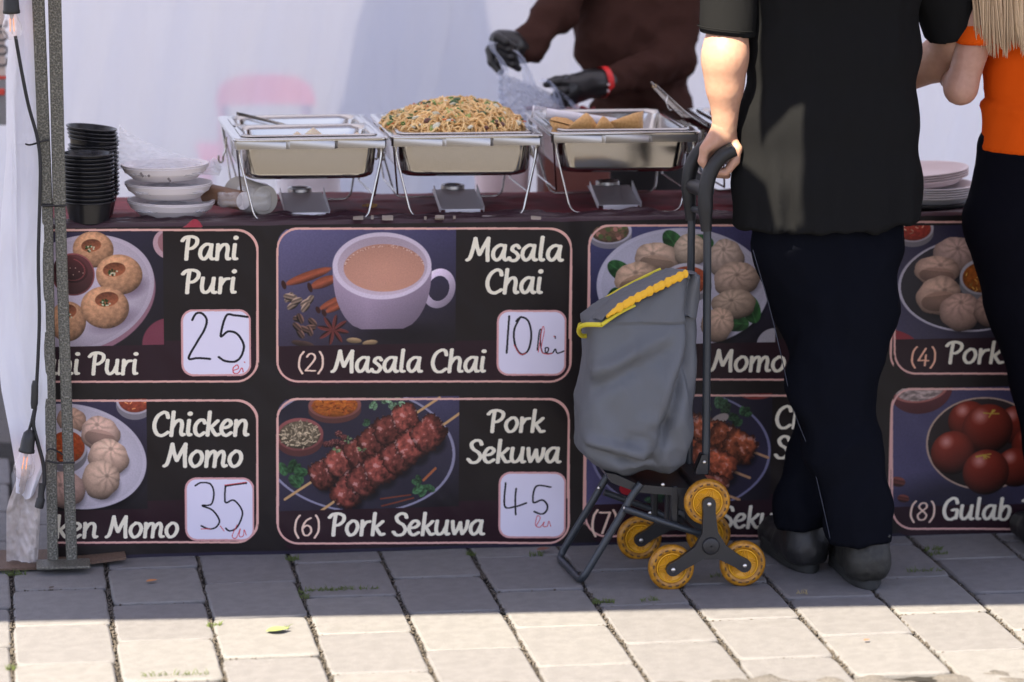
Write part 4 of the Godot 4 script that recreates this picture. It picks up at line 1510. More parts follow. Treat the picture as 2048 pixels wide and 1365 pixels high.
func build_table_things() -> void:
	var rng := RandomNumberGenerator.new()
	rng.seed = 21
	var top := 0.7555
	# chafing dishes
	var spots := [[at(622, 300, -.035).x, -.035, 0.02], [at(934, 292, -.055).x, -.055, 0.0], [at(1252, 285, -.09).x, -.09, -0.01], [at(1590, 280, -.10).x, -.10, 0.0]]
	var names := ["steel chafing dish with two half pans holding a few dumplings", "steel chafing dish under the high heap of noodles", "steel chafing dish holding the fried samosas", "steel chafing dish standing behind the man in black"]
	var dishes := []
	var first := make_dish(true)
	var other := make_dish(false)
	for k in 4:
		var where := Transform3D(Basis(Vector3.UP, spots[k][2]), v3(spots[k][0], top - .004, spots[k][1]))
		var d: Node3D = first if k == 0 else other if k == 1 else again(other, where)
		d.transform = where
		d.set_meta("label", names[k])
		d.set_meta("group", "chafing dishes in a row on the table")
		dishes.append(where)
	# dumplings left in the front half pan
	var dough := mat("dough", 0.62, 0.52, 0.37, 0.5)
	dough.subsurf_scatter_enabled = true
	dough.subsurf_scatter_strength = 0.15
	for q in [[590, .070, .020, "pale steamed dumpling leaning on the largest one"], [621, .060, .025, "largest pale steamed dumpling in the first dish"], [684, .072, .017, "small pale dumpling lying apart beside a slightly larger one"], [708, .062, .019, "pale dumpling closest to the noodle dish"], [560, .09, .015, "smallest pale dumpling, nearest the spoon"]]:
		var p: Vector3 = dishes[0] * v3(0, .158, -q[1])
		var b := M.new()
		var rings := []
		var r: float = q[2]
		for k in 9:
			var t := k / 8.0
			var ring := PackedVector3Array()
			for i in 24:
				var a := TAU * i / 24
				var rr := r * sin(PI * clampf(t * .86 + .14, 0.0, 1.0)) * (1.0 + 0.10 * sin(a * 9.0 + t * 3.0) * smoothstep(.3, .9, t)) + .0006
				ring.append(v3(at(q[0], 262, -.16).x, p.y, p.z) + v3(cos(a) * rr, r * 1.9 * t, -sin(a) * rr))
			rings.append(ring)
		b.loft(rings)
		lone("dumpling", b, dough, q[3], "dumpling", "dumplings in the first dish")
	# the ladle leaning in the rear half pan
	var spoon := thing("serving_spoon", "steel serving spoon with its flat handle out of the dumpling dish", "spoon", dishes[0] * v3(-.1, .14, -.36))
	var m := M.new()
	var path := curve([at(472, 227, -.40), at(520, 238, -.39), at(575, 252, -.375), at(600, 262, -.37)], 5)
	var rings := []
	for k in path.size():
		var w := lerpf(.011, .005, float(k) / path.size())
		var ring := PackedVector3Array()
		for i in 10:
			ring.append(path[k] + v3(0, sin(TAU * i / 10) * .0016 + cos(TAU * i / 10) * w * .5, cos(TAU * i / 10) * w))
		rings.append(ring)
	m.loft(rings)
	part(spoon, "handle", m, steel())
	m = M.new()
	m.ball(at(616, 270, -.368), v3(.03, .006, .022), 16)
	part(spoon, "bowl", m, steel())
	build_noodles(dishes[1])
	# samosas
	var crust := mat("samosa_crust", 0.74, 0.46, 0.19, 0.6)
	grained(crust, noise_tex("crust_tone", 0.03, Color(.84, .76, .66), grey(1.0), 256, FastNoiseLite.TYPE_SIMPLEX, 4, 40), 14.0)
	var lump := FastNoiseLite.new()
	lump.frequency = 38.0
	var pieces := [[[1096, 240], [1160, 256], [1132, 268], "samosa lying flat at the pan's left wall, its tip turned up", -.17], [[1132, 258], [1202, 262], [1172, 226], "plump fried samosa with its peak pointing up", -.15], [[1186, 268], [1230, 256], [1206, 236], "small browned samosa end between two larger ones", -.14], [[1200, 252], [1284, 264], [1287, 222], "largest fried samosa with a sharp corner raised to the right", -.155]]
	for q in pieces:
		var a := at(q[0][0], q[0][1], q[4])
		var b := at(q[1][0], q[1][1], q[4])
		var c := at(q[2][0], q[2][1], q[4] - .03)
		var out := (b - a).cross(c - a).normalized()
		m = M.new()
		for face in [-1.0, 1.0]:          # a plump triangle with thin crimped edges
			var rows := []
			for i in 15:
				var row := PackedInt32Array()
				for j in 15 - i:
					var wa := i / 14.0
					var wb := j / 14.0
					var wc := 1.0 - wa - wb
					var puff := .021 * pow(27.0 * wa * wb * maxf(wc, 0.0), .42)
					var p := a * wa + b * wb + c * wc
					p += out * face * (puff * (1.0 + .25 * lump.get_noise_3dv(p * 1.4)) + .0018) + (c - a) * .03 * lump.get_noise_3dv(p * .5)
					row.append(m.vert(p))
				rows.append(row)
			for i in 14:
				for j in 14 - i:
					if face > 0:
						m.tri(rows[i][j], rows[i][j + 1], rows[i + 1][j])
						if j < 13 - i:
							m.tri(rows[i][j + 1], rows[i + 1][j + 1], rows[i + 1][j])
					else:
						m.tri(rows[i][j], rows[i + 1][j], rows[i][j + 1])
						if j < 13 - i:
							m.tri(rows[i][j + 1], rows[i + 1][j], rows[i + 1][j + 1])
		lone("samosa", m, crust, q[3], "samosa", "samosas in the third dish")
	# a white plastic roll lying across the samosas
	var roll := thing("plastic_roll", "white plastic film roll with a clear end lying across the samosa pan", "roll", at(1140, 238, -.2))
	var a := at(1092, 227, -.28)
	var b := at(1232, 247, -.25)
	m = M.new()
	m.tube([a, a.lerp(b, .5), b], .0125, 18)
	part(roll, "sleeve", m, mat("white_plastic", 0.72, 0.70, 0.74, 0.3))
	m = M.new()
	var c0 := at(1064, 223, -.285)
	m.tube([c0, c0.lerp(a, .1), a], .0142, 18)
	part(roll, "end_cap", m, clear_film())
	m = M.new()
	m.tube([c0, c0.lerp(a, .12)], .0146, 18)
	part(roll, "end_ring", m, mat("white_plastic", 0, 0, 0))
	# tongs resting on the dish rim
	var tongs := thing("tongs", "steel serving tongs leaning up from the samosa dish", "tongs", at(1400, 250, -.3))
	for s in 2:
		m = M.new()
		var arm := curve([at(1309 + s * 3, 172 + s * 4, -.30 - s * .02), at(1340, 200 + s * 5, -.30 - s * .03), at(1376, 232 + s * 6, -.29 - s * .035), at(1424, 262 + s * 4, -.27 - s * .03)], 6)
		rings = []
		for p in arm:
			var ring := PackedVector3Array()
			for i in 10:
				var t := TAU * i / 10
				ring.append(p + v3(.004 * cos(t) + .003 * sin(t), .004 * cos(t) - .004 * sin(t), .003 * sin(t) + .004 * cos(t)))
			rings.append(ring)
		m.loft(rings)
		part(tongs, "arm", m, steel())
	m = M.new()
	m.tube(curve([at(1335, 193, -.29), at(1333, 204, -.28), at(1338, 218, -.28), at(1343, 220, -.285)], 4), .0016, 6)
	m.tube(curve([at(1302, 164, -.30), at(1306, 168, -.30), at(1312, 176, -.30)], 3), .0022, 6)
	part(tongs, "lock_wire", m, steel())
	build_bowls(top, rng)
	build_packs(top, rng)
	build_rear(top, rng)


func clear_film() -> StandardMaterial3D:
	var m := mat("clear_film", 0.9, 0.9, 0.92, 0.12)
	m.transparency = BaseMaterial3D.TRANSPARENCY_ALPHA
	m.albedo_color.a = 0.18
	return m


func build_noodles(dish: Transform3D) -> void:
	var rng := RandomNumberGenerator.new()
	rng.seed = 77
	var n := FastNoiseLite.new()
	n.frequency = 6.0
	n.fractal_octaves = 3
	var heap := func(u: float, v: float) -> Vector3:          # surface of the heap; u, v in -1..1
		var r := Vector2(u, v).length()
		var side := 1.0 - 0.25 * maxf(0.0, -u)
		var h := 0.056 * pow(maxf(0.0, 1.0 - pow(r, 2.1)), 0.75) * side
		return dish * v3(u * (.160 + .014 * (1.0 if u < 0 else 0.0)), .186 + h + .010 * n.get_noise_2d(u * 1.3, v * 1.3), -.205 - v * .185)
	var t := thing("noodle_heap", "tall heap of fried noodles with vegetables in the middle dish", "noodles", dish * v3(0, .14, -.2))
	var core := M.new()
	core.sheet(36, 30, func(u, v):
		var a = (u * 2 - 1)
		var b = (v * 2 - 1)
		return heap.call(a * sqrt(1 - b * b / 2), b * sqrt(1 - a * a / 2)) - v3(0, .007, 0))
	var yolk := mat("noodle_base", 0.74, 0.47, 0.19, 0.5)
	part(t, "noodle_core", core, yolk)
	var strands := M.new()
	strands.has_color = true
	for k in 1250:
		var u := rng.randf_range(-1, 1)
		var v := rng.randf_range(-1, .75)
		if Vector2(u, v).length() > 0.985:
			continue
		var turn := rng.randf() * TAU
		var bend := rng.randf_range(-1.1, 1.1)
		var p := Vector2(u, v)
		var pts := PackedVector3Array()
		var lift := rng.randf_range(-.004, .006)
		var count := rng.randi_range(6, 12)
		for s in count:
			var q: Vector3 = heap.call(clampf(p.x, -1.1, 1.1), clampf(p.y, -1.0, 1.0))
			pts.append(q + v3(0, lift + .0035 * sin(s * 1.1 + k), 0))
			p += Vector2(cos(turn), sin(turn)) * 0.052
			turn += bend * .55 + rng.randf_range(-.3, .3)
			if p.length() > 1.02:
				break
		if pts.size() < 3:
			continue
		var warm := rng.randf()
		strands.color = Color(0.86, 0.60, 0.27).lerp(Color(0.60, 0.31, 0.09), warm * warm) * rng.randf_range(.8, 1.2)
		strands.tube(curve(pts, 2), rng.randf_range(.0015, .0026), 5)
	var skin := mat("noodle_skin", 1, 1, 1, 0.42)
	skin.vertex_color_use_as_albedo = true
	var s := part(t, "noodle", strands, skin)
	s.set_meta("kind", "stuff")
	var bits := [["scallion", Color(.09, .20, .03), 44], ["herb_leaf", Color(.035, .085, .015), 80], ["cabbage_shred", Color(.62, .60, .46), 50], ["carrot_stick", Color(.62, .13, .02), 16], ["pale_scallion", Color(.36, .46, .14), 26], ["onion_chunk", Color(.13, .05, .035), 7]]
	for q in bits:
		var paint := mat(q[0], q[1].r, q[1].g, q[1].b, .45)
		for k in q[2]:
			var u := rng.randf_range(-.95, .95)
			var v := rng.randf_range(-.95, .6)
			if Vector2(u, v).length() > .96:
				continue
			var p: Vector3 = heap.call(u, v) + v3(0, .004, 0)
			var g := M.new()
			var e := Basis.from_euler(v3(rng.randf_range(-.7, .7), rng.randf() * TAU, rng.randf_range(-.7, .7)))
			if q[0] == "carrot_stick":
				g.box(p, v3(rng.randf_range(.014, .034), .0032, .0034), .001, e)
			elif q[0] == "scallion" or q[0] == "pale_scallion":
				var r := rng.randf_range(.0045, .0085)
				g.lathe([Vector2(r * .6, -r * .5), Vector2(r, -r * .5), Vector2(r, r * .5), Vector2(r * .6, r * .5), Vector2(r * .6, -r * .5)], 10, Transform3D(e, p), false, true)
			else:
				var r := rng.randf_range(.005, .0095)
				g.ball(p, v3(r * 1.4, r * (.45 if q[0] != "onion_chunk" else .9), r), 7, e)
			part(t, q[0], g, paint)


func build_bowls(top: float, rng: RandomNumberGenerator) -> void:
	var black := mat("black_bowl", 0.012, 0.012, 0.014, 0.28)
	var nth := ["first", "second", "third", "fourth", "fifth", "sixth", "seventh", "eighth", "ninth", "tenth", "eleventh", "twelfth", "thirteenth"]
	var proto := M.new()
	proto.lathe([Vector2(.001, .001), Vector2(.040, .001), Vector2(.0425, .004), Vector2(.0525, .047), Vector2(.0565, .0475), Vector2(.0575, .0495), Vector2(.0565, .0515), Vector2(.0515, .0505), Vector2(.0405, .005), Vector2(.001, .0035)], 40)
	var shape := proto.mesh()
	var place := func(p: Vector3, tilt: Basis, label: String, group: String) -> void:
		var o := MeshInstance3D.new()
		o.name = numbered("food_bowl")
		o.mesh = shape
		o.material_override = black
		add_child(o, true)
		o.transform = Transform3D(tilt, p)
		o.set_meta("label", label)
		o.set_meta("category", "bowl")
		o.set_meta("group", group)
	var p := on(177, 447, top)
	p.y = top + .001
	for k in 13:
		place.call(p + v3(rng.randf_range(-.001, .001), k * .0088, rng.randf_range(-.001, .001)), Basis(Vector3.UP, rng.randf() * 6).rotated(v3(1, 0, .4).normalized(), rng.randf_range(-.012, .012)), "black plastic bowl, %s from the bottom of the lower stack by the tent post" % nth[k], "black bowls in the front stack")
	p = at(188, 420, -.155)
	p.y = top + .001
	for k in 13:
		place.call(p + v3(rng.randf_range(-.001, .001), k * .0092, 0), Basis(Vector3.UP, rng.randf() * 6), "black plastic bowl, %s from the bottom of the taller rear stack" % nth[k], "black bowls in the rear stack")
	for k in 4:
		place.call(p + v3(-.004 - k * .0015, .124 + k * .0085, .002), Basis(Vector3.BACK, -.10 + k * .0), "tilted black plastic bowl, %s of the four on the taller rear stack" % ["lowest", "second lowest", "second highest", "topmost"][k], "tilted black bowls on the rear stack")


func crumpled(mid: Vector3, r: Vector3, amount: float, seed_: int, low := -1.0) -> M:
	var n := FastNoiseLite.new()
	n.seed = seed_
	n.noise_type = FastNoiseLite.TYPE_CELLULAR
	n.frequency = 14.0
	n.cellular_return_type = FastNoiseLite.RETURN_DISTANCE2_SUB
	var m := M.new()
	m.ball(Vector3.ZERO, Vector3.ONE, 64)
	for k in m.v.size():
		var q := m.v[k]
		var s := pow(pow(absf(q.x), 4.0) + pow(absf(q.y), 4.0) + pow(absf(q.z), 4.0), -.25)
		var p := q * s * r
		p += q * amount * (n.get_noise_3dv(mid + p) + 0.3 * n.get_noise_3dv((mid + p) * 2.3))
		p.y = maxf(p.y, low * r.y)
		m.v[k] = mid + p
	return m


func build_packs(top: float, rng: RandomNumberGenerator) -> void:
	var paper := mat("white_paper", 0.74, 0.69, 0.70, 0.65)
	var film := clear_film()
	var hazy := mat("crinkled_film", 0.86, 0.85, 0.88, 0.28)
	hazy.transparency = BaseMaterial3D.TRANSPARENCY_ALPHA
	hazy.albedo_color.a = 0.40
	var lines := [["white paper plates in crinkled film, bottom pack of the pile", 344, 443, 0.0], ["white paper plates in crinkled film, middle pack of the pile", 340, 0, .040], ["white paper plates in crinkled film, top pack with loose film standing up", 334, 0, .081]]
	for k in 3:
		var base := on(lines[k][1], 441, top)
		base.z = -.125 - .006 * k
		base.y = top + .002 + lines[k][3]
		var t := thing("plate_pack", lines[k][0], "plates", base, "packs of paper plates")
		for j in 2:          # nested plates
			var m := M.new()
			var y := .0 + j * .0038
			var stretch := Transform3D(Basis.from_scale(v3(1.0, 1.0, .92)).rotated(Vector3.BACK, .02 * (k - 1)), base + v3(0, y, 0))
			m.lathe([Vector2(.001, .001), Vector2(.066, .001), Vector2(.071, .003), Vector2(.088, .0175), Vector2(.0905, .0180), Vector2(.0965, .0300), Vector2(.0985, .0305), Vector2(.0985, .0325), Vector2(.094, .0325), Vector2(.086, .0195), Vector2(.068, .0040), Vector2(.001, .0040)], 48, stretch)
			part(t, "plate", m, paper)
		var wrap := crumpled(base + v3(0, .019, 0), v3(.106, .021, .100), .030, 60 + k, -.85)
		part(t, "film_wrap", wrap, hazy)
		if k == 2:
			var f := FastNoiseLite.new()
			f.seed = 4
			f.noise_type = FastNoiseLite.TYPE_CELLULAR
			f.cellular_return_type = FastNoiseLite.RETURN_DISTANCE2_SUB
			f.frequency = 16.0
			for s in 2:
				var m := M.new()
				m.sheet(40, 26, func(u, v):
					var foot := at(lerpf(238, 442, u), 336 + 14 * u, -.13 - s * .05)
					var tall := (.098 - .085 * pow(u, .6) + .02 * exp(-pow((u - .93) / .05, 2.0))) * (1.0 - .25 * s)
					var p := foot + v3(.008 * v, tall * v, -.03 * v)
					return p + v3(.5, .3, 1.0) * .012 * f.get_noise_2d(u * 3.0 + s * 7, v * 2.0))
				part(t, "loose_film", m, hazy)
		if k > 0:
			var m := M.new()
			for q in ([[283, 346, .012], [297, 348, .005]] if k == 2 else [[338, 356, .010]]):
				m.box(at(q[0], q[1] + 4, -.026), v3(.005, q[2], .001), 0.0, Basis(Vector3.BACK, .6))
			part(t, "film_mark", m, mat("grey_print", .14, .12, .12, .5))
	# two sleeves of paper cups lying with their ends to the street
	var grey_card := mat("grey_cup_end", 0.40, 0.37, 0.32, 0.6)
	var brown := mat("brown_cup", 0.24, 0.13, 0.075, 0.6)
	var ends := [["brown paper cups in film lying on their side, white end out", 486, 394, .0215, 0, .006], ["large pale paper cups in film lying on their side", 529, 392, .0345, 1, .0]]
	for q in ends:
		var face := at(q[1], q[2], -.10 if q[4] == 1 else -.085)
		face.y = top + q[3] + .003 + q[5] * 2.5
		var t := thing("cup_sleeve", q[0], "cups", v3(face.x, top, face.z))
		var dir := v3(-.75 if q[4] == 0 else -.5, .03, -1).normalized()
		var m := M.new()
		m.tube([face, face + dir * .002, face + dir * .05, face + dir * .12], [q[3] * .94, q[3], q[3] * 1.02, q[3] * 1.1], 32)
		part(t, "cup_wall", m, brown if q[4] == 0 else grey_card)
		m = M.new()
		m.tube([face - dir * .0012, face - dir * .0004], q[3] * .95, 32)
		part(t, "cup_end", m, paper if q[4] == 0 else grey_card)
		part(t, "film_wrap", crumpled(face + dir * .05, v3(q[3] + .016, q[3] + .006, .075), .012, 70 + q[4], -.95), film)


func build_rear(top: float, rng: RandomNumberGenerator) -> void:
	# a bench behind the table carries the bag, the bucket and the carton
	var bench := thing("rear_bench", "low pale bench standing behind the table", "bench", v3(.95, 0, -.78))
	var m := M.new()
	var seat := 0.665
	m.box(v3(.95, seat - .015, -.78), v3(1.3, .03, .30), .004)
	part(bench, "seat_board", m, mat("bench_board", .42, .40, .40, .6))
	for x in [.36, 1.54]:
		for z in [-.66, -.90]:
			m = M.new()
			m.box(v3(x, (seat - .03) / 2 + .001, z), v3(.035, seat - .034, .035), .003)
			part(bench, "leg", m, mat("bench_board", 0, 0, 0))
	# soft white bag behind the first dish
	var b := Body.new(at(540, 420, -.78) - v3(.03, .05, .1), at(690, 300, -.78) + v3(.03, .05, .1), .008)
	b.limb(at(600, 380, -.78), at(640, 378, -.78), .052, .045, .03)
	b.limb(at(590, 345, -.78), at(650, 340, -.78), .05, .04, .03)
	b.limb(at(580, 400, -.78), at(655, 398, -.78), .03, .03, .03)
	m = M.new()
	b.into(m)
	var n := FastNoiseLite.new()
	n.frequency = 12.0
	ripple(m, func(p, _n): return .006 * n.get_noise_3dv(p))
	for k in m.v.size():
		m.v[k].y = maxf(m.v[k].y, seat + .001)
	lone("white_bag", m, mat("bag_white", .74, .72, .76, .5), "soft white carrier bag slumped behind the first chafing dish", "bag")
	# white bucket and reddish box
	var bucket := thing("plastic_bucket", "white plastic bucket standing behind the noodle dish", "bucket", v3(at(1003, 400, -.78).x, seat - .011, -.78))
	m = M.new()
	m.lathe([Vector2(.001, .012), Vector2(.060, .012), Vector2(.062, .015), Vector2(.074, .20), Vector2(.078, .202), Vector2(.078, .216), Vector2(.074, .218), Vector2(.072, .20), Vector2(.060, .02)], 40, Transform3D(Basis(), bucket.position))
	part(bucket, "pail", m, mat("bucket_white", .70, .58, .60, .4))
	m = M.new()
	m.lathe([Vector2(.075, .188), Vector2(.078, .190), Vector2(.078, .193), Vector2(.075, .195)], 40, Transform3D(Basis(), bucket.position))
	part(bucket, "rim_band", m, mat("bucket_rim", .55, .45, .48, .4))
	var carton := thing("brown_carton", "reddish brown carton with red cloth on it behind the samosa dish", "box", v3(at(1146, 398, -.78).x, seat, -.78))
	m = M.new()
	m.box(carton.position + v3(0, .0935, 0), v3(.165, .185, .12), .003)
	part(carton, "box_wall", m, mat("carton_red", .20, .075, .06, .6))
	var cl := M.new()
	n.frequency = 7.0
	cl.sheet(30, 14, func(u, v):
		var x := lerpf(-.088, .088, u)
		return carton.position + v3(x - .03 * v, .2215 + .022 * v * (1.0 + n.get_noise_2d(x * 3, v * 2)) - .025 * (1 - v) * (1 - v), .064 - .12 * v + .006 * n.get_noise_2d(x * 5, v)))
	lone("folded_cloth", cl, mat("bright_red_cloth", .36, .02, .03, .7), "bright red cloth folded over the reddish carton", "cloth")
	# crumbs of food by the dishes
	m = M.new()
	for k in 16:
		m.ball(on(738 + rng.randf_range(-12, 14), 412 + rng.randf_range(-3, 3), top + .006), v3(.004, .003, .004) * rng.randf_range(.6, 1.3), 6)
	var crumb := lone("food_scrap", m, mat("scrap", .34, .17, .04, .6), "scraps of spilled noodle on the red cloth between two dishes", "food scraps")
	crumb.set_meta("kind", "stuff")
	# plates at the right end
	var white := mat("white_paper", .74, .69, .70, .65)
	var pink := mat("pinkish_paper", .68, .58, .58, .65)
	for s in 2:
		for k in (5 if s == 0 else 4):
			var c := on(1872 if s == 0 else 1862, 424 if s == 0 else 420, top)
			var tilt := Basis(Vector3.BACK, .0 if s == 0 else .07)
			var p := v3(c.x, top + .012 + k * .0055 + (.032 if s == 1 else 0.0), -.14 - .05 * s)
			m = M.new()
			m.lathe([Vector2(.001, .001), Vector2(.092, .001), Vector2(.097, .003), Vector2(.112, .016), Vector2(.1195, .017), Vector2(.1205, .0185), Vector2(.1195, .020), Vector2(.111, .0185), Vector2(.094, .004), Vector2(.001, .003)], 48, Transform3D(tilt, p))
			lone("paper_plate", m, white if s == 0 else pink, ("white round paper plate, %s from the bottom of the level stack" if s == 0 else "pinkish round paper plate, %s from the bottom of the slanted stack") % ["first", "second", "third", "fourth", "fifth", "sixth", "seventh"][k], "plate", "white plates at the table end" if s == 0 else "pinkish plates at the table end")
	m = M.new()
	m.lathe([Vector2(.001, .0), Vector2(.115, .0), Vector2(.124, .004), Vector2(.128, .012), Vector2(.124, .012), Vector2(.113, .004), Vector2(.001, .003)], 48, Transform3D(Basis(), v3(on(1872, 424, top).x, top + .0045, -.14)))
	lone("serving_tray", m, mat("black_plastic", 0, 0, 0), "shallow black round tray under the stack of white plates", "tray")


# ---------------------------------------------------------------- the shopping trolley
func build_trolley() -> void:
	var near := 0.405
	var far := 0.135
	var t := thing("shopping_trolley", "grey cloth shopping trolley with yellow trim on stair-climbing triple wheels", "trolley", on(1340, 1150, 0.0))
	var paint := mat("graphite_tube", 0.036, 0.042, 0.050, 0.38, 0.25)
	var black := mat("black_plastic", 0.014, 0.014, 0.016, 0.45)
	var grip := mat("grip_rubber", 0.010, 0.0105, 0.012, 0.5)
	var bolt := mat("bolt_steel", 0.62, 0.60, 0.56, 0.3, 1.0)
	# upright tubes
	var m := M.new()
	var zn := 0.345
	var zf := 0.165
	m.tube([at(1412, 940, zn), at(1414, 700, zn), at(1415, 450, zn)], 0.0088, 14)
	part(t, "upright_tube", m, paint)
	m = M.new()
	m.tube([at(1378, 930, zf), at(1380, 700, zf), at(1384, 395, zf)], 0.0085, 14)
	part(t, "upright_tube", m, paint)
	# handle: two curved grips joined by cross pieces
	m = M.new()
	var path := curve([at(1413, 462, zn), at(1411, 420, zn), at(1412, 380, zn), at(1422, 342, zn), at(1443, 313, zn), at(1468, 298, zn)], 6)
	var rad := []
	for k in path.size():
		rad.append(lerpf(.0120, .0168, smoothstep(0.0, .25, float(k) / path.size())))
	m.tube(path, rad, 16)
	var handle := part(t, "handle", m, grip)
	m = M.new()
	path = curve([at(1382, 440, zf), at(1379, 400, zf), at(1378, 360, zf), at(1386, 325, zf), at(1404, 300, zf), at(1434, 284, zf), at(1462, 280, zf)], 6)
	rad = []
	for k in path.size():
		rad.append(lerpf(.0120, .0165, smoothstep(0.0, .25, float(k) / path.size())))
	m.tube(path, rad, 16)
	part(handle, "far_grip", m, grip)
	m = M.new()
	m.tube([at(1384, 372, zf), at(1414, 382, zn)], .0165, 14)
	m.tube([at(1440, 283, zf), at(1458, 303, zn)], .0155, 14)
	part(handle, "cross_grip", m, grip)
	m = M.new()
	m.tube([at(1386, 418, zf), at(1414, 424, zn)], .008, 12)
	part(handle, "cross_bar", m, paint)
	# the bag
	var cloth := mat("grey_oxford", 0.122, 0.130, 0.146, 0.62)
	grained(cloth, noise_tex("weave", 0.35, grey(0.86), grey(1.0), 512, FastNoiseLite.TYPE_SIMPLEX, 2, 51), 10.0)
	var outline := [[962, 1268, 1356, .20], [955, 1225, 1376, .50], [938, 1190, 1392, .80], [905, 1164, 1400, .96], [860, 1163, 1404, 1.0], [800, 1171, 1408, 1.0], [740, 1177, 1411, 1.0], [690, 1181, 1414, .98], [655, 1176, 1416, .96], [628, 1208, 1417, .84], [600, 1250, 1417, .70], [575, 1302, 1416, .55], [556, 1344, 1414, .40], [549, 1366, 1404, .26]]
	var rings := []
	var n := FastNoiseLite.new()
	n.seed = 14
	n.frequency = 4.2
	n.fractal_octaves = 2
	var zmid := (near + far) / 2
	var rows := []
	for k in outline.size() - 1:
		for s in 7:
			var a: Array = outline[k]
			var b: Array = outline[k + 1]
			var f := s / 7.0
			rows.append([lerpf(a[0], b[0], f), lerpf(a[1], b[1], f), lerpf(a[2], b[2], f), lerpf(a[3], b[3], f)])
	rows.append(outline[-1])
	for q in rows:
		var l := at(q[1] + 9.0, q[0], zmid + .11)
		var r := at(q[2] - 8.0, q[0], zmid + .11)
		var ring := PackedVector3Array()
		var hz: float = 0.118 * q[3]
		for i in 112:
			var e := TAU * i / 112
			var cx := signf(cos(e)) * pow(absf(cos(e)), 0.55)
			var cz := signf(sin(e)) * pow(absf(sin(e)), 0.55)
			ring.append(v3((l.x + r.x) / 2 + (r.x - l.x) / 2 * cx, l.y, zmid + (.118 - hz if q[0] < 650 else 0.0) * 0.9 + hz * cz))
		rings.append(ring)
	m = M.new()
	m.loft(rings, true, true, true)
	var crease := FastNoiseLite.new()
	crease.seed = 9
	crease.fractal_type = FastNoiseLite.FRACTAL_RIDGED
	crease.fractal_octaves = 2
	crease.frequency = 3.0
	var mid_x := at(1290, 760, zmid).x
	var low_y := at(1290, 960, zmid).y
	ripple(m, func(p, nn):
		var u = p.x - mid_x
		var h = p.y - low_y
		var side := smoothstep(0.2, 0.7, nn.z)
		var d := 0.007 * n.get_noise_3d(p.x * 1.6 + p.y * .5, p.y * .8, p.z * 1.2) + 0.005 * n.get_noise_3d(p.x * 3.6 - p.y * 1.4, p.y * 1.7, p.z * 3.0)
		d += .011 * (crease.get_noise_3d((u * .9 + h * .45) * 2.4, (h * .8 - u * .5) * .8, p.z) - .1) * smoothstep(.55, .1, h)
		# long creases: one from the lower middle to the upper right, a slack fold near the top, a dent low on the left
		d -= 0.027 * side * exp(-pow((u - .020 - h * .33 + .04) / .014, 2.0)) * smoothstep(0.02, .1, h) * smoothstep(.42, .25, h)
		d += 0.022 * side * exp(-pow((u + .012 - h * .33 + .04) / .022, 2.0)) * smoothstep(0.02, .1, h) * smoothstep(.42, .25, h)
		d -= 0.020 * side * exp(-pow((u - .098 + h * .05) / .010, 2.0)) * smoothstep(.1, .3, h)
		d -= 0.017 * side * exp(-pow((h - .300 - u * .55) / .020, 2.0)) * smoothstep(.07, -.05, u)
		d += 0.017 * side * exp(-pow((h - .330 - u * .55) / .020, 2.0)) * smoothstep(.07, -.05, u)
		d -= 0.019 * side * exp(-pow((h - .055 + u * .25) / .010, 2.0)) * smoothstep(.03, -.05, u)
		d += 0.015 * side * exp(-pow((h - .080 + u * .25) / .013, 2.0)) * smoothstep(.03, -.05, u)
		d -= 0.015 * side * exp(-pow((h - .135 - u * .5) / .010, 2.0)) * smoothstep(-.1, -.02, u) * smoothstep(.06, 0.0, u)
		return d)
	var bag := part(t, "bag", m, cloth)
	# flap over the mouth, with its bright edge, and the gathered yellow band
	m = M.new()
	m.sheet(30, 12, func(u, v):
		var a := at(lerpf(1168, 1322, u), lerpf(638, 540, pow(u, .72)), .20)
		var b := at(lerpf(1204, 1376, u), lerpf(640, 540, pow(u, .85)), .398)
		var p := a.lerp(b, v)
		return p + v3(-.006 * sin(PI * v), .003 * sin(PI * v) + .003 * n.get_noise_2d(u * 3, v * 3), 0))
	part(bag, "flap", m, cloth)
	var lemon := mat("lemon_trim", 0.62, 0.52, 0.03, 0.55)
	m = M.new()
	var edge := []
	for k in 25:
		var u := k / 24.0
		edge.append(at(lerpf(1168, 1322, u), lerpf(637, 539, pow(u, .72)), .20))
	m.tube(edge, .0042, 8)
	edge = []
	for k in 15:
		var u := k / 14.0
		edge.append(at(lerpf(1204, 1270, u), lerpf(650, 610, u) - 3 * sin(PI * u), .394))
	m.tube(edge, .0044, 8)
	m.tube(curve([at(1204, 650, .394), at(1172, 650, .36), at(1160, 655, .33), at(1158, 664, .30), at(1164, 672, .285), at(1177, 672, .28)], 5), .0052, 8)
	m.tube(curve([at(1160, 655, .33), at(1160, 650, .25), at(1167, 648, .17)], 5), .0048, 8)
	part(bag, "lemon_piping", m, lemon)
	var amber := mat("amber_band", 0.78, 0.42, 0.015, 0.6)
	m = M.new()
	rings = []
	for k in 61:
		var u := k / 60.0
		var c := at(lerpf(1214, 1372, u), lerpf(632, 546, pow(u, .85)), .404)
		var ring := PackedVector3Array()
		var puff := 1.0 + .12 * sin(k * .83) + .14 * sin(k * 1.37 + 1.0) + .08 * sin(k * 2.9)
		var wide := .0095 * smoothstep(-.1, .2, u) * puff
		for i in 12:
			var e := TAU * i / 12
			ring.append(c + v3(sin(e) * wide * .45, -cos(e) * wide * 0.95 - .002, sin(e) * .006 * puff))
		rings.append(ring)
	m.loft(rings)
	part(bag, "gathered_band", m, amber)
	# carrying plate, brackets and struts
	m = M.new()
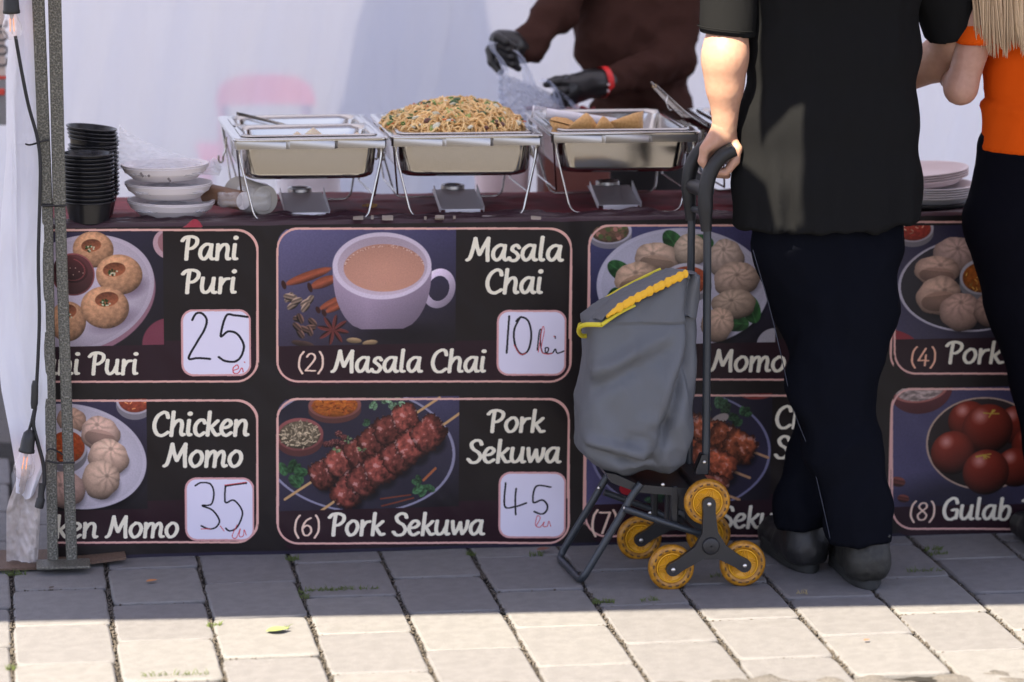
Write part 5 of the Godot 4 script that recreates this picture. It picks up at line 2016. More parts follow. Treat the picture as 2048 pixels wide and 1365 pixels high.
	m.prism(PackedVector2Array([Vector2(-.112, .034), Vector2(-.10, .012), Vector2(-.04, -.012), Vector2(.055, -.022), Vector2(.10, -.020), Vector2(.10, -.006), Vector2(.05, -.004), Vector2(-.04, .006), Vector2(-.09, .03)]), Transform3D(Basis(), at(1296, 955, .26)), .19, .002)
	part(t, "base_plate", m, black)
	m = M.new()
	for z in [zn, zf]:
		var p := at(1404, 938, z)
		m.prism(PackedVector2Array([Vector2(-.018, -.012), Vector2(-.018, .0), Vector2(-.004, .035), Vector2(.013, .035), Vector2(.013, -.012)]), Transform3D(Basis(), p), .024, .002)
	m.box((at(1398, 952, zn) + at(1362, 938, zf)) / 2 + v3(.008, -.008, 0), v3(.042, .016, .20), .003)
	part(t, "lower_bracket", m, black)
	m = M.new()
	m.box((at(1352, 975, zn) + at(1344, 1052, zn)) / 2, v3(.017, .095, .022), .003)
	m.box((at(1338, 975, zn - .03) + at(1332, 1045, zn - .03)) / 2, v3(.010, .09, .02), .003)
	m.box((at(1312, 968, zf) + at(1306, 1030, zf)) / 2, v3(.014, .08, .02), .003)
	part(t, "axle_post", m, black)
	m = M.new()
	m.tube([at(1248, 1018, near - .035), at(1330, 1046, near - .035), at(1402, 1068, near - .035)], .0075, 12)
	part(t, "link_bar", m, paint)
	m = M.new()
	m.tube([at(1208, 985, far + .03), at(1300, 1018, far + .03), at(1345, 1040, far + .03)], .0075, 12)
	part(t, "link_bar", m, paint)
	m = M.new()          # the U-shaped rest
	var rest := fillet([at(1282, 968, near - .045), at(1264, 992, near - .045), at(1250, 1018, near - .045), on(1163, 1163, .0085), on(1118, 1116, .0085), at(1196, 985, far + .035), at(1216, 950, far + .035)], .022, 5)
	m.tube(rest, .0082, 14)
	part(t, "rest_loop", m, paint)
	m = M.new()          # axle through both wheel sets
	var hub_n := at(1418, 1088, near)
	var hub_f := hub_n + v3(-.020, .0, far - near)
	m.tube([hub_n, hub_f], .007, 12)
	part(t, "axle", m, black)
	# screw heads
	for q in [[1250, 1017, near - .036], [1326, 970, near - .01], [1409, 925, zn + .013], [1198, 977, far + .045], [1300, 1027, near - .06]]:
		m = M.new()
		m.ball(at(q[0], q[1], q[2]), v3(.0046, .0046, .004), 12)
		part(t, "bolt", m, bolt)
	# wheels: one is built and shared by all six
	var spots := [[1415, 1005], [1343, 1136], [1486, 1128]]
	for side in 2:
		var shift := Vector3.ZERO if side == 0 else hub_f - hub_n
		var star := M.new()
		var poly := PackedVector2Array()
		var arms := []
		for q in spots:
			var d := at(q[0], q[1], near) - hub_n
			arms.append(Vector2(d.x, d.y))
		for k in 3:          # outline of the three-armed carrier, counter-clockwise
			var a: Vector2 = arms[k]
			var dir := a.normalized()
			var left := dir.rotated(PI / 2)
			poly.append(dir * .030 - left * .017)
			poly.append(a * .80 - left * .0135)
			for s in 7:
				poly.append(a + (dir.rotated(lerpf(-PI / 2, PI / 2, s / 6.0))) * .0150)
			poly.append(a * .80 + left * .0135)
			poly.append(dir * .030 + left * .017)
		if Geometry2D.is_polygon_clockwise(poly):
			poly.reverse()
		star.prism(poly, Transform3D(Basis(), hub_n + shift + v3(0, 0, .014)), .013, .002)
		star.lathe([Vector2(.002, .011), Vector2(.016, .011), Vector2(.019, .008), Vector2(.020, -.006)], 28, Transform3D(Basis(Vector3.RIGHT, PI / 2), hub_n + shift + v3(0, 0, .016)))
		var carrier := part(t, "wheel_carrier", star, black)
		for k in 3:
			var c := hub_n + shift + v3(arms[k].x, arms[k].y, -.004)
			if side == 0:
				pass
			var w := wheel(c, k * .7 + side * .4)
			for piece in w:
				var o := part(t if piece == "wheel" else wheel_node, piece, w[piece][0], w[piece][1])
				if piece == "wheel":
					wheel_node = o
			var head := M.new()
			head.ball(c + v3(0, 0, .0255), v3(.0052, .0052, .003), 12)
			part(carrier, "axle_bolt", head, bolt)

var wheel_node: MeshInstance3D


func wheel(c: Vector3, spin: float) -> Dictionary:          # yellow wheel about c, its axle along z
	var f := Transform3D(Basis(Vector3.RIGHT, PI / 2), c)
	var yellow := mat("wheel_yellow", 0.70, 0.34, 0.012, 0.4)
	var tyre := mat("tyre_amber", 0.58, 0.27, 0.016, 0.35)
	grained(tyre, noise_tex("tyre_dirt", 0.02, Color(.62, .58, .55), grey(1.0), 256, FastNoiseLite.TYPE_SIMPLEX, 5, 91), 11.0)
	var tread := mat("tread_brown", 0.10, 0.045, 0.012, 0.6)
	var rim := M.new()          # hub disc with a raised ring
	rim.lathe([Vector2(.002, .007), Vector2(.011, .007), Vector2(.012, .003), Vector2(.0295, .003), Vector2(.0300, .0095), Vector2(.0325, .0098), Vector2(.0335, .008), Vector2(.0335, -.008), Vector2(.030, -.0095), Vector2(.002, -.004)], 44, f)
	var body := M.new()
	body.lathe([Vector2(.0334, .0085), Vector2(.0370, .0118), Vector2(.0440, .0122), Vector2(.0485, .0095), Vector2(.0506, .0045), Vector2(.0508, 0), Vector2(.0506, -.0045), Vector2(.0485, -.0095), Vector2(.0440, -.0122), Vector2(.0334, -.0085)], 52, f)
	var ribs := M.new()
	for k in 5:          # raised petal outlines between the spokes
		var a := spin + TAU * k / 5
		for s in [-1, 1]:
			var p := v3(cos(a + s * .10), sin(a + s * .10), 0)
			ribs.tube([c + p * .012 + v3(0, 0, .004), c + p * .030 + v3(0, 0, .004)], .0012, 5)
		var arc := []
		for s in 9:
			var e := a + TAU / 10 + lerpf(-.46, .46, s / 8.0)
			var r := .0285 - .0125 * sin(PI * s / 8.0)
			arc.append(c + v3(cos(e), sin(e), 0) * r + v3(0, 0, .0038))
		ribs.tube(arc, .0013, 5)
	var marks := M.new()
	for k in 16:
		var a := spin + TAU * k / 16
		marks.box(c + v3(cos(a) * .0408, sin(a) * .0408, .0121), v3(.0036, .0080, .0014), .0004, Basis(Vector3.BACK, a))
	return {"wheel": [rim, yellow], "tyre": [body, tyre], "spoke_rib": [ribs, yellow], "tread_mark": [marks, tread]}


# ---------------------------------------------------------------- people
func skin(called: String, r: float, g: float, b: float) -> StandardMaterial3D:
	var m := mat(called, r, g, b, 0.5)
	m.subsurf_scatter_enabled = true
	m.subsurf_scatter_strength = 0.12
	grained(m, noise_tex("skin_tone", 0.02, Color(.93, .90, .89), grey(1.0), 256, FastNoiseLite.TYPE_SIMPLEX, 4, 71), 9.0)
	return m


func weave(called: String, r: float, g: float, b: float, rough := 0.85) -> StandardMaterial3D:
	var m := mat(called, r, g, b, rough)
	m.metallic_specular = 0.11
	grained(m, noise_tex("knit", 0.4, grey(0.80), grey(1.0), 512, FastNoiseLite.TYPE_SIMPLEX, 2, 52), 12.0)
	return m


func tidy(m: M, p0: Body) -> M:
	p0.into(m)
	return m


func head(t: Node3D, c: Vector3, look: Vector3, flesh: Material, hair: Material, neck: Vector3, long_hair := false) -> void:          # c: middle of the head
	var f := look.normalized()
	var s := f.cross(Vector3.UP).normalized()
	var b := Body.new(c - v3(.15, .17, .15), c + v3(.15, .16, .15), .0065)
	b.limb(c + v3(0, .035, 0) - f * .018, c + v3(0, .03, 0) + f * .02, .086, .078, .02)
	b.limb(c - v3(0, .03, 0) + f * .015, c - v3(0, .085, 0) + f * .035, .066, .036, .03)
	b.limb(c + f * .092 + v3(0, .012, 0), c + f * .110 - v3(0, .022, 0), .008, .013, .014)          # nose
	for e in [-1, 1]:
		b.limb(c + s * .032 * e + f * .083 + v3(0, .028, 0), c + s * .020 * e + f * .088 + v3(0, .026, 0), .010, .009, .012)          # brow
		b.limb(c + s * .076 * e + v3(0, .018, 0), c + s * .082 * e - v3(0, .028, 0), .012, .009, .008)          # ear
	b.limb(c + f * .088 - v3(0, .052, 0), c + f * .086 - v3(0, .062, 0), .011, .012, .010)          # lips
	b.limb(c - v3(0, .06, 0) - f * .02, neck, .052, .058, .03)
	var m := M.new()
	b.into(m)
	part(t, "head", m, flesh)
	for e in [-1, 1]:
		m = M.new()
		m.ball(c + s * .031 * e + f * .0855 + v3(0, .008, 0), v3(.010, .008, .010), 10)
		part(t, "eye", m, mat("eye_white", .6, .58, .55, .2))
	var h := Body.new(c - v3(.17, .40 if long_hair else .14, .17), c + v3(.17, .17, .17), .008)
	h.limb(c + v3(0, .045, 0) - f * .03, c + v3(0, .052, 0) + f * .012, .096, .085, .02)
	h.limb(c - f * .055 - v3(0, .02, 0), c - f * .05 - v3(0, .07, 0), .075, .055 if not long_hair else .07, .02)
	if long_hair:
		h.limb(c - f * .05 - v3(0, .05, 0), c - f * .085 - v3(0, .34, 0), .085, .07, .03, Vector3.ONE)
	m = M.new()
	h.into(m)
	part(t, "hair", m, hair)


func finger(b: Body, pts: Array, r: float) -> void:
	for k in pts.size() - 1:
		b.limb(pts[k], pts[k + 1], r * (1.0 - .09 * k), r * (.93 - .09 * k), .004)


func build_man() -> void:
	var t := thing("person", "person in a black polo shirt and navy trousers, back turned, holding the trolley handle", "person", on(1665, 1140, 0.0), "people at the stall")
	var flesh := skin("skin_warm", 0.50, 0.29, 0.20)
	var n := FastNoiseLite.new()
	n.seed = 31
	n.frequency = 3.2
	n.fractal_octaves = 3
	var fold := FastNoiseLite.new()
	fold.seed = 19
	fold.fractal_type = FastNoiseLite.FRACTAL_RIDGED
	fold.fractal_octaves = 2
	fold.frequency = 2.6
	# arms and neck are one body under the clothes
	var z := .30
	var b := Body.new(v3(at(1380, 0, z).x - .04, .86, .02), v3(at(1960, 0, z).x + .04, 1.5, .46), .0075)
	b.chain([at(1480, -150, z), at(1451, 108, .342)], [.044, .0455], .02)
	b.limb(at(1452, 104, .350), at(1456, 112, .356), .034, .034, .02)
	b.chain([at(1451, 104, .342), at(1450, 258, .322)], [.0455, .0262], .02)
	b.limb(at(1447, 132, .342), at(1449, 170, .338), .0375, .034, .03)
	b.chain([at(1846, -150, z), at(1900, 10, .25), at(1917, 82, .22)], [.056, .055, .05], .02)
	b.chain([at(1917, 82, .22), at(1880, 118, .16), at(1800, 160, .06)], [.049, .047, .032], .02)
	b.limb(at(1665, -240, .29), at(1665, -170, .30), .075, .09, .04)
	b.chain([at(1480, -160, .3), at(1665, -175, .30), at(1840, -160, .3)], [.06, .11, .06], .03)
	var m := M.new()
	b.into(m)
	# the left hand closes on the handle: knuckles out, fingers under the bar
	var hand := Body.new(at(1370, 360, .30) - v3(.02, .03, .10), at(1500, 230, .30) + v3(.02, .03, .09), .0032)
	hand.chain([at(1449, 250, .322), at(1447, 272, .312)], [.0275, .027], .012)
	for k in 4:
		var zz := .337 - .0205 * k
		var lift = [0.0, -3.0, -1.0, 5.0][k]
		hand.limb(at(1446, 268, .322 - .006 * k), at(1410 + 2.0 * k, 298 + lift, zz), .0205, .0115, .012)
		finger(hand, [at(1410 + 2.0 * k, 298 + lift, zz), at(1405 + 2.0 * k, 322 + lift, zz), at(1420 + 2.0 * k, 343 + lift, zz), at(1452 + k, 346 + lift, zz - .002)], .0105)
	hand.limb(at(1446, 272, .30), at(1428, 296, .30), .026, .024, .014, v3(1, 1, 1.15))
	finger(hand, [at(1462, 276, .318), at(1474, 298, .332), at(1470, 322, .336), at(1458, 338, .336)], .0125)
	hand.into(m)
	part(t, "body", m, flesh)
	# trousers
	b = Body.new(v3(at(1480, 0, z).x - .06, .03, .02), v3(at(1830, 0, z).x + .06, .90, .56), .0105)
	b.limb(at(1652, 330, .29), at(1655, 470, .285), .112, .112, .04, v3(1.5, 1, 1))
	b.chain([at(1694, 520, .30), at(1690, 610, .315), at(1664, 770, .35), at(1690, 900, .385), at(1716, 1010, .41), at(1719, 1078, .42)], [.112, .112, .093, .080, .070, .068], .03)
	b.chain([at(1606, 520, .27), at(1640, 640, .26), at(1668, 790, .245), at(1640, 910, .262), at(1612, 1000, .275), at(1606, 1066, .28)], [.100, .088, .074, .066, .062, .060], .03)
	m = M.new()
	var hem_y := 0.088
	b.carve(func(p): return hem_y + .012 - p.y)
	b.into(m)
	ripple(m, func(p, _n):
		var d := .009 * n.get_noise_3d(p.x * 1.4, p.y * 1.1, p.z * 1.4)
		d += .010 * (fold.get_noise_3d(p.x * 2.2 + p.y * .8, p.y * 1.2 - p.x * .9, p.z * 1.5) - .2)
		d += .005 * n.get_noise_3d(p.x * 2.0 + 5.0, p.y * 5.0 + p.x * 2.0, p.z * 2.0) * smoothstep(.22, .08, p.y)
		d += .004 * n.get_noise_3d(p.x * 2.0, p.y * 3.2, p.z * 2.0) * exp(-pow((p.y - .45) / .09, 2.0))
		return d)
	var navy := weave("navy_twill", 0.0062, 0.0070, 0.0112, 0.8)
	part(t, "trousers", m, navy)
	m = M.new()          # the pale side seam
	m.tube(curve([at(1506, 500, .352), at(1538, 610, .35), at(1560, 700, .36), at(1588, 820, .378), at(1618, 900, .40), at(1640, 985, .425), at(1661, 1078, .446)], 6), .0010, 5)
	part(t, "seam", m, mat("seam_thread", .035, .04, .06, .7))
	# shoes
	var olive := mat("worn_olive_leather", 0.028, 0.0275, 0.023, 0.6)
	grained(olive, noise_tex("leather_wear", 0.03, grey(0.45), grey(1.0), 256, FastNoiseLite.TYPE_SIMPLEX, 5, 81), 7.0)
	var dark := mat("black_leather", 0.014, 0.014, 0.015, 0.5)
	var sole_m := mat("rubber_sole", 0.020, 0.021, 0.020, 0.75)
	for k in 2:
		var heel := on(1734, 1172, 0.0) if k == 0 else on(1612, 1140, 0.0)
		var toe := on(1668, 1104, 0.0) if k == 0 else on(1545, 1092, 0.0)
		var dir := (toe - heel)
		dir = dir.normalized()
		toe = heel + dir * .205
		var up := v3(0, 1, 0)
		var s := Body.new(heel.min(toe) - v3(.09, .03, .09), heel.max(toe) + v3(.09, .19, .09), .0065)
		s.chain([heel + up * .048, heel + dir * .09 + up * .044, toe + up * .034], [.046, .042, .037], .02)
		s.limb(heel + up * .06, heel + up * .125 + dir * .012, .044, .047, .03)
		s.limb(heel + dir * .06 + up * .07, heel + dir * .03 + up * .115, .038, .042, .03)
		s.limb(toe + up * .036, toe + dir * .035 + up * .032, .038, .027, .02)
		m = M.new()
		s.carve(func(p): return maxf(.019 - p.y, p.y - .138))
		s.into(m)
		ripple(m, func(p, _n): return .003 * n.get_noise_3d(p.x * 7, p.y * 9, p.z * 7))
		var shoe := part(t, "shoe", m, olive if k == 0 else dark)
		m = M.new()
		var rings := []
		for q in [[.0005, .95], [.004, 1.04], [.012, 1.04], [.0135, 1.00], [.015, 1.04], [.024, 1.06], [.031, 1.06], [.034, 1.0]]:
			var ring := PackedVector3Array()
			for i in 40:
				var a := TAU * i / 40
				var along := cos(a)
				var w := lerpf(.041, .046, along * .5 + .5) * (1.0 - .12 * exp(-pow(along / .35, 2.0)))
				ring.append(heel + dir * (.106 + .146 * signf(along) * pow(absf(along), .8)) * 1.0 + dir.cross(up) * sin(a) * w * q[1] + up * q[0])
			rings.append(ring)
		m.loft(rings)
		part(shoe, "sole", m, sole_m)
		m = M.new()
		m.tube(curve([heel - dir * .036 + up * .060 - dir.cross(up) * .034, heel - dir * .0475 + up * .066, heel - dir * .036 + up * .060 + dir.cross(up) * .034], 5), .0028, 6)
		m.tube(curve([heel - dir * .022 + up * .116 - dir.cross(up) * .042, heel - dir * .036 + up * .120, heel - dir * .022 + up * .116 + dir.cross(up) * .042], 5), .0045, 8)
		part(shoe, "heel_trim", m, sole_m)
	# polo shirt
	b = Body.new(v3(at(1440, 0, z).x - .08, .70, .08), v3(at(1860, 0, z).x + .08, 1.50, .56), .0105)
	var wide := v3(1.58, 1, 1)
	b.chain([at(1664, -165, .295), at(1666, -40, .30), at(1668, 100, .30), at(1660, 240, .30), at(1654, 360, .30), at(1652, 520, .302)], [.105, .119, .1175, .122, .126, .134], .03, wide)
	b.limb(at(1480, -150, .3), at(1840, -150, .3), .062, .062, .05)
	m = M.new()
	var shirt_hem := at(1560, 470, .40).y
	b.carve(func(p): return shirt_hem + .02 * smoothstep(1.62, 2.0, p.x) - .004 * sin((p.x - 1.55) * 5.0) - p.y)
	b.into(m)
	ripple(m, func(p, nn):
		var low := smoothstep(1.05, .78, p.y)
		var d := .008 * (fold.get_noise_3d(p.x * 1.6, p.y * .7 + p.x * .4, p.z * 1.3) - .2) + .007 * n.get_noise_3d(p.x * 1.5, p.y * .9, p.z * 1.5) + .004 * n.get_noise_3d(p.x * 4.0 + 3.0, p.y * 1.4, p.z * 3.0)
		d += low * (.007 * sin(p.x * 46.0 + p.y * 6.0) * n.get_noise_2d(p.x * 3.0, 2.0) * 1.6)
		d -= low * .012 * exp(-pow((p.x - 1.652 + (p.y - .8) * .10) / .010, 2.0)) * smoothstep(.2, .8, nn.z)
		d += low * .008 * exp(-pow((p.x - 1.628 + (p.y - .8) * .10) / .014, 2.0)) * smoothstep(.2, .8, nn.z)
		return d)
	var left := Body.new(at(1460, 110, z) - v3(.14, .06, .16), at(1460, -190, z) + v3(.16, .08, .16), .008)
	left.chain([at(1500, -150, .30), at(1462, -60, .312), at(1453, 100, .335)], [.076, .064, .060], .03)
	var cuff := at(1452, 70, .335)
	left.carve(func(p): return cuff.y - (p.x - cuff.x) * .10 - p.y)
	left.into(m)
	var right := Body.new(at(1890, 130, z) - v3(.18, .06, .20), at(1890, -190, z) + v3(.14, .08, .16), .008)
	right.chain([at(1830, -140, .30), at(1880, -40, .27), at(1916, 84, .225)], [.082, .072, .066], .03)
	var cut_at := at(1905, 56, .24)
	right.carve(func(p): return (p - cut_at).dot(v3(.35, -1, -.25)) - .012)
	right.into(m)
	var polo := weave("black_polo", 0.0150, 0.0152, 0.0160, 0.88)
	part(t, "polo_shirt", m, polo)
	m = M.new()          # ribbed cuff and stitched hem
	var ring := []
	for i in 33:
		var a := TAU * i / 32
		var c := at(1452, 66, .335)
		ring.append(c + v3(cos(a) * .0605, -cos(a) * .006 + .010, sin(a) * .0605))
	m.tube(ring, .0016, 6)
	part(t, "cuff_seam", m, polo)
	head(t, at(1662, -345, .28), v3(.1, -.1, -1), flesh, mat("dark_hair", .02, .015, .012, .7), at(1664, -220, .29))


func build_woman() -> void:
	var t := thing("person", "person in an orange T-shirt and dark leggings with long blond hair", "person", on(2110, 1120, 0.0), "people at the stall")
	var flesh := skin("skin_light", 0.47, 0.27, 0.20)
	var n := FastNoiseLite.new()
	n.seed = 41
	n.frequency = 3.6
	n.fractal_octaves = 3
	var z := .20
	var cx := 2092.0
	var b := Body.new(v3(at(1870, 0, z).x - .03, .9, -.25), v3(at(2330, 0, z).x, 1.45, .42), .0085)
	b.chain([at(1996, -110, .24), at(1962, 40, .28), at(1922, 176, .27)], [.046, .041, .034], .02)
	b.chain([at(1922, 176, .27), at(1912, 150, .17), at(1890, 118, .02)], [.034, .034, .025], .02)
	b.chain([at(2200, -110, .24), at(2240, 60, .26), at(2240, 190, .24)], [.048, .043, .040], .02)
	b.chain([at(2240, 190, .24), at(2180, 170, .06), at(2120, 140, -.04)], [.040, .034, .026], .02)
	b.chain([at(1996, -110, .24), at(cx, -125, .23), at(2200, -110, .24)], [.05, .085, .05], .03)
	var m := M.new()
	b.into(m)
	for side in [[at(1890, 118, .02), v3(-.35, .05, -1)], [at(2120, 140, -.04), v3(-.3, .05, -1)]]:          # hands reaching over the table
		var hand := Body.new(side[0] - v3(.12, .08, .22), side[0] + v3(.08, .08, .05), .0036)
		var d: Vector3 = side[1].normalized()
		var s := d.cross(Vector3.UP).normalized()
		hand.limb(side[0], side[0] + d * .07, .024, .022, .012, v3(1.1, .75, 1.1))
		for k in 4:
			var root: Vector3 = side[0] + d * .085 + s * (.018 * (k - 1.5))
			finger(hand, [root - d * .03, root, root + d * .035 - v3(0, .008, 0), root + d * (.055 - .008 * absf(k - 1.5)) - v3(0, .026, 0)], .0088)
		finger(hand, [side[0] + d * .02 - s * .02, side[0] + d * .05 - s * .042, side[0] + d * .075 - s * .046 - v3(0, .012, 0)], .0098)
		hand.into(m)
	part(t, "body", m, flesh)
	# leggings
	b = Body.new(v3(at(1900, 0, z).x - .03, .04, .0), v3(at(2340, 0, z).x, 1.0, .46), .011)
	b.limb(at(cx, 300, .21), at(cx, 420, .225), .118, .134, .04, v3(1.32, 1, 1))
	b.chain([at(2030, 455, .22), at(2062, 600, .215), at(2092, 760, .21), at(2112, 900, .23), at(2112, 1060, .23)], [.112, .098, .076, .066, .046], .03)
	b.chain([at(2160, 455, .22), at(2176, 600, .205), at(2190, 760, .19), at(2196, 900, .19), at(2196, 1050, .19)], [.112, .098, .076, .066, .046], .03)
	m = M.new()
	b.carve(func(p): return .075 - p.y)
	b.into(m)
	ripple(m, func(p, _n): return .004 * n.get_noise_3d(p.x * 1.6, p.y * 2.0, p.z * 1.6))
	part(t, "leggings", m, weave("ink_leggings", 0.0050, 0.0050, 0.0085, 0.75))
	for q in [[2112, 1062, .23], [2196, 1052, .19]]:
		var heel := at(q[0], q[1], q[2])
		heel.y = 0.0
		var s := Body.new(heel - v3(.08, .02, .28), heel + v3(.08, .13, .10), .0075)
		s.chain([heel + v3(0, .042, .0), heel + v3(-.01, .038, -.10), heel + v3(-.02, .030, -.19)], [.042, .040, .030], .02)
		s.limb(heel + v3(0, .05, 0), heel + v3(0, .09, 0), .042, .042, .02)
		m = M.new()
		s.carve(func(p): return .002 - p.y)
		s.into(m)
		part(t, "shoe", m, mat("black_leather", 0, 0, 0))
	# T-shirt
	b = Body.new(v3(at(1930, 0, z).x - .06, .86, .0), v3(at(2300, 0, z).x, 1.48, .46), .0095)
	b.chain([at(cx, -110, .225), at(cx, 20, .22), at(cx, 130, .215), at(cx + 4, 215, .215), at(cx, 330, .225)], [.092, .104, .100, .102, .118], .03, v3(1.34, 1, 1))
	b.limb(at(2000, -105, .24), at(2196, -105, .24), .052, .052, .04)
	m = M.new()
	var tee_hem := at(2000, 308, .26).y
	b.carve(func(p): return tee_hem - p.y)
	b.into(m)
	ripple(m, func(p, nn):
		var h = p.y
		var d := .005 * n.get_noise_3d(p.x * 1.8, p.y * 1.6, p.z * 1.8)
		d += .008 * exp(-pow((h - at(2000, 222, .3).y + (p.x - 2.2) * .10) / .014, 2.0)) - .008 * exp(-pow((h - at(2000, 212, .3).y + (p.x - 2.2) * .10) / .010, 2.0))
		d += .005 * n.get_noise_3d(p.x * 2.0, p.y * 6.0 + p.x * 3.0, p.z * 2.0) * smoothstep(1.02, .92, h)
		return d)
	var sleeve := Body.new(at(1970, 130, .25) - v3(.12, .04, .12), at(1970, -150, .25) + v3(.14, .05, .14), .008)
	sleeve.chain([at(2010, -100, .24), at(1984, 0, .262), at(1954, 90, .285)], [.062, .053, .050], .03)
	var arm_end := at(1955, 88, .28).y
	sleeve.carve(func(p): return arm_end - p.y)
	sleeve.into(m)
	sleeve = Body.new(at(2235, 130, .25) - v3(.12, .04, .12), at(2235, -150, .25) + v3(.14, .05, .14), .009)
	sleeve.chain([at(2190, -100, .24), at(2226, 0, .255), at(2240, 90, .26)], [.062, .053, .050], .03)
	sleeve.carve(func(p): return arm_end - p.y)
	sleeve.into(m)
	part(t, "orange_shirt", m, weave("orange_cotton", 0.80, 0.105, 0.008, 0.85))
	# long straight hair down the back
	var rng := RandomNumberGenerator.new()
	rng.seed = 12
	var strands := M.new()
	strands.has_color = true
	for k in 1300:
		var u := rng.randf()
		var px := lerpf(1950, 2230, u) + rng.randf_range(-3, 3)
		var zz := .318 + .020 * sin(PI * u) + rng.randf_range(-.008, .012)
		var low := 96 + rng.randf_range(-18, 12) + 10.0 * sin(u * 61.0) - 20 * (1.0 - smoothstep(0.0, .12, u))
		strands.color = Color(0.72, 0.55, 0.36).lerp(Color(0.40, 0.27, 0.16), rng.randf())
		var sway := 7.0 * sin(u * 47.0) + rng.randf_range(-2.5, 2.5)
		strands.tube(curve([at(lerpf(px, cx, .35), -190, zz - .03), at(px, -60, zz), at(px + sway * .5, 30, zz + .003), at(px + sway + 3, low, zz)], 4), [.0013, .0013, .0013, .0013, .0013, .0013, .0013, .0012, .0012, .0011, .0009, .0007, .0004], 4)
	var blond := mat("blond_hair", 1, 1, 1, 0.42)
	blond.vertex_color_use_as_albedo = true
	var h := part(t, "hair_strand", strands, blond)
	h.set_meta("kind", "stuff")
	head(t, at(cx, -280, .21), v3(-.3, -.1, -1), flesh, mat("blond_crown", .42, .31, .22, .5), at(cx, -165, .22))


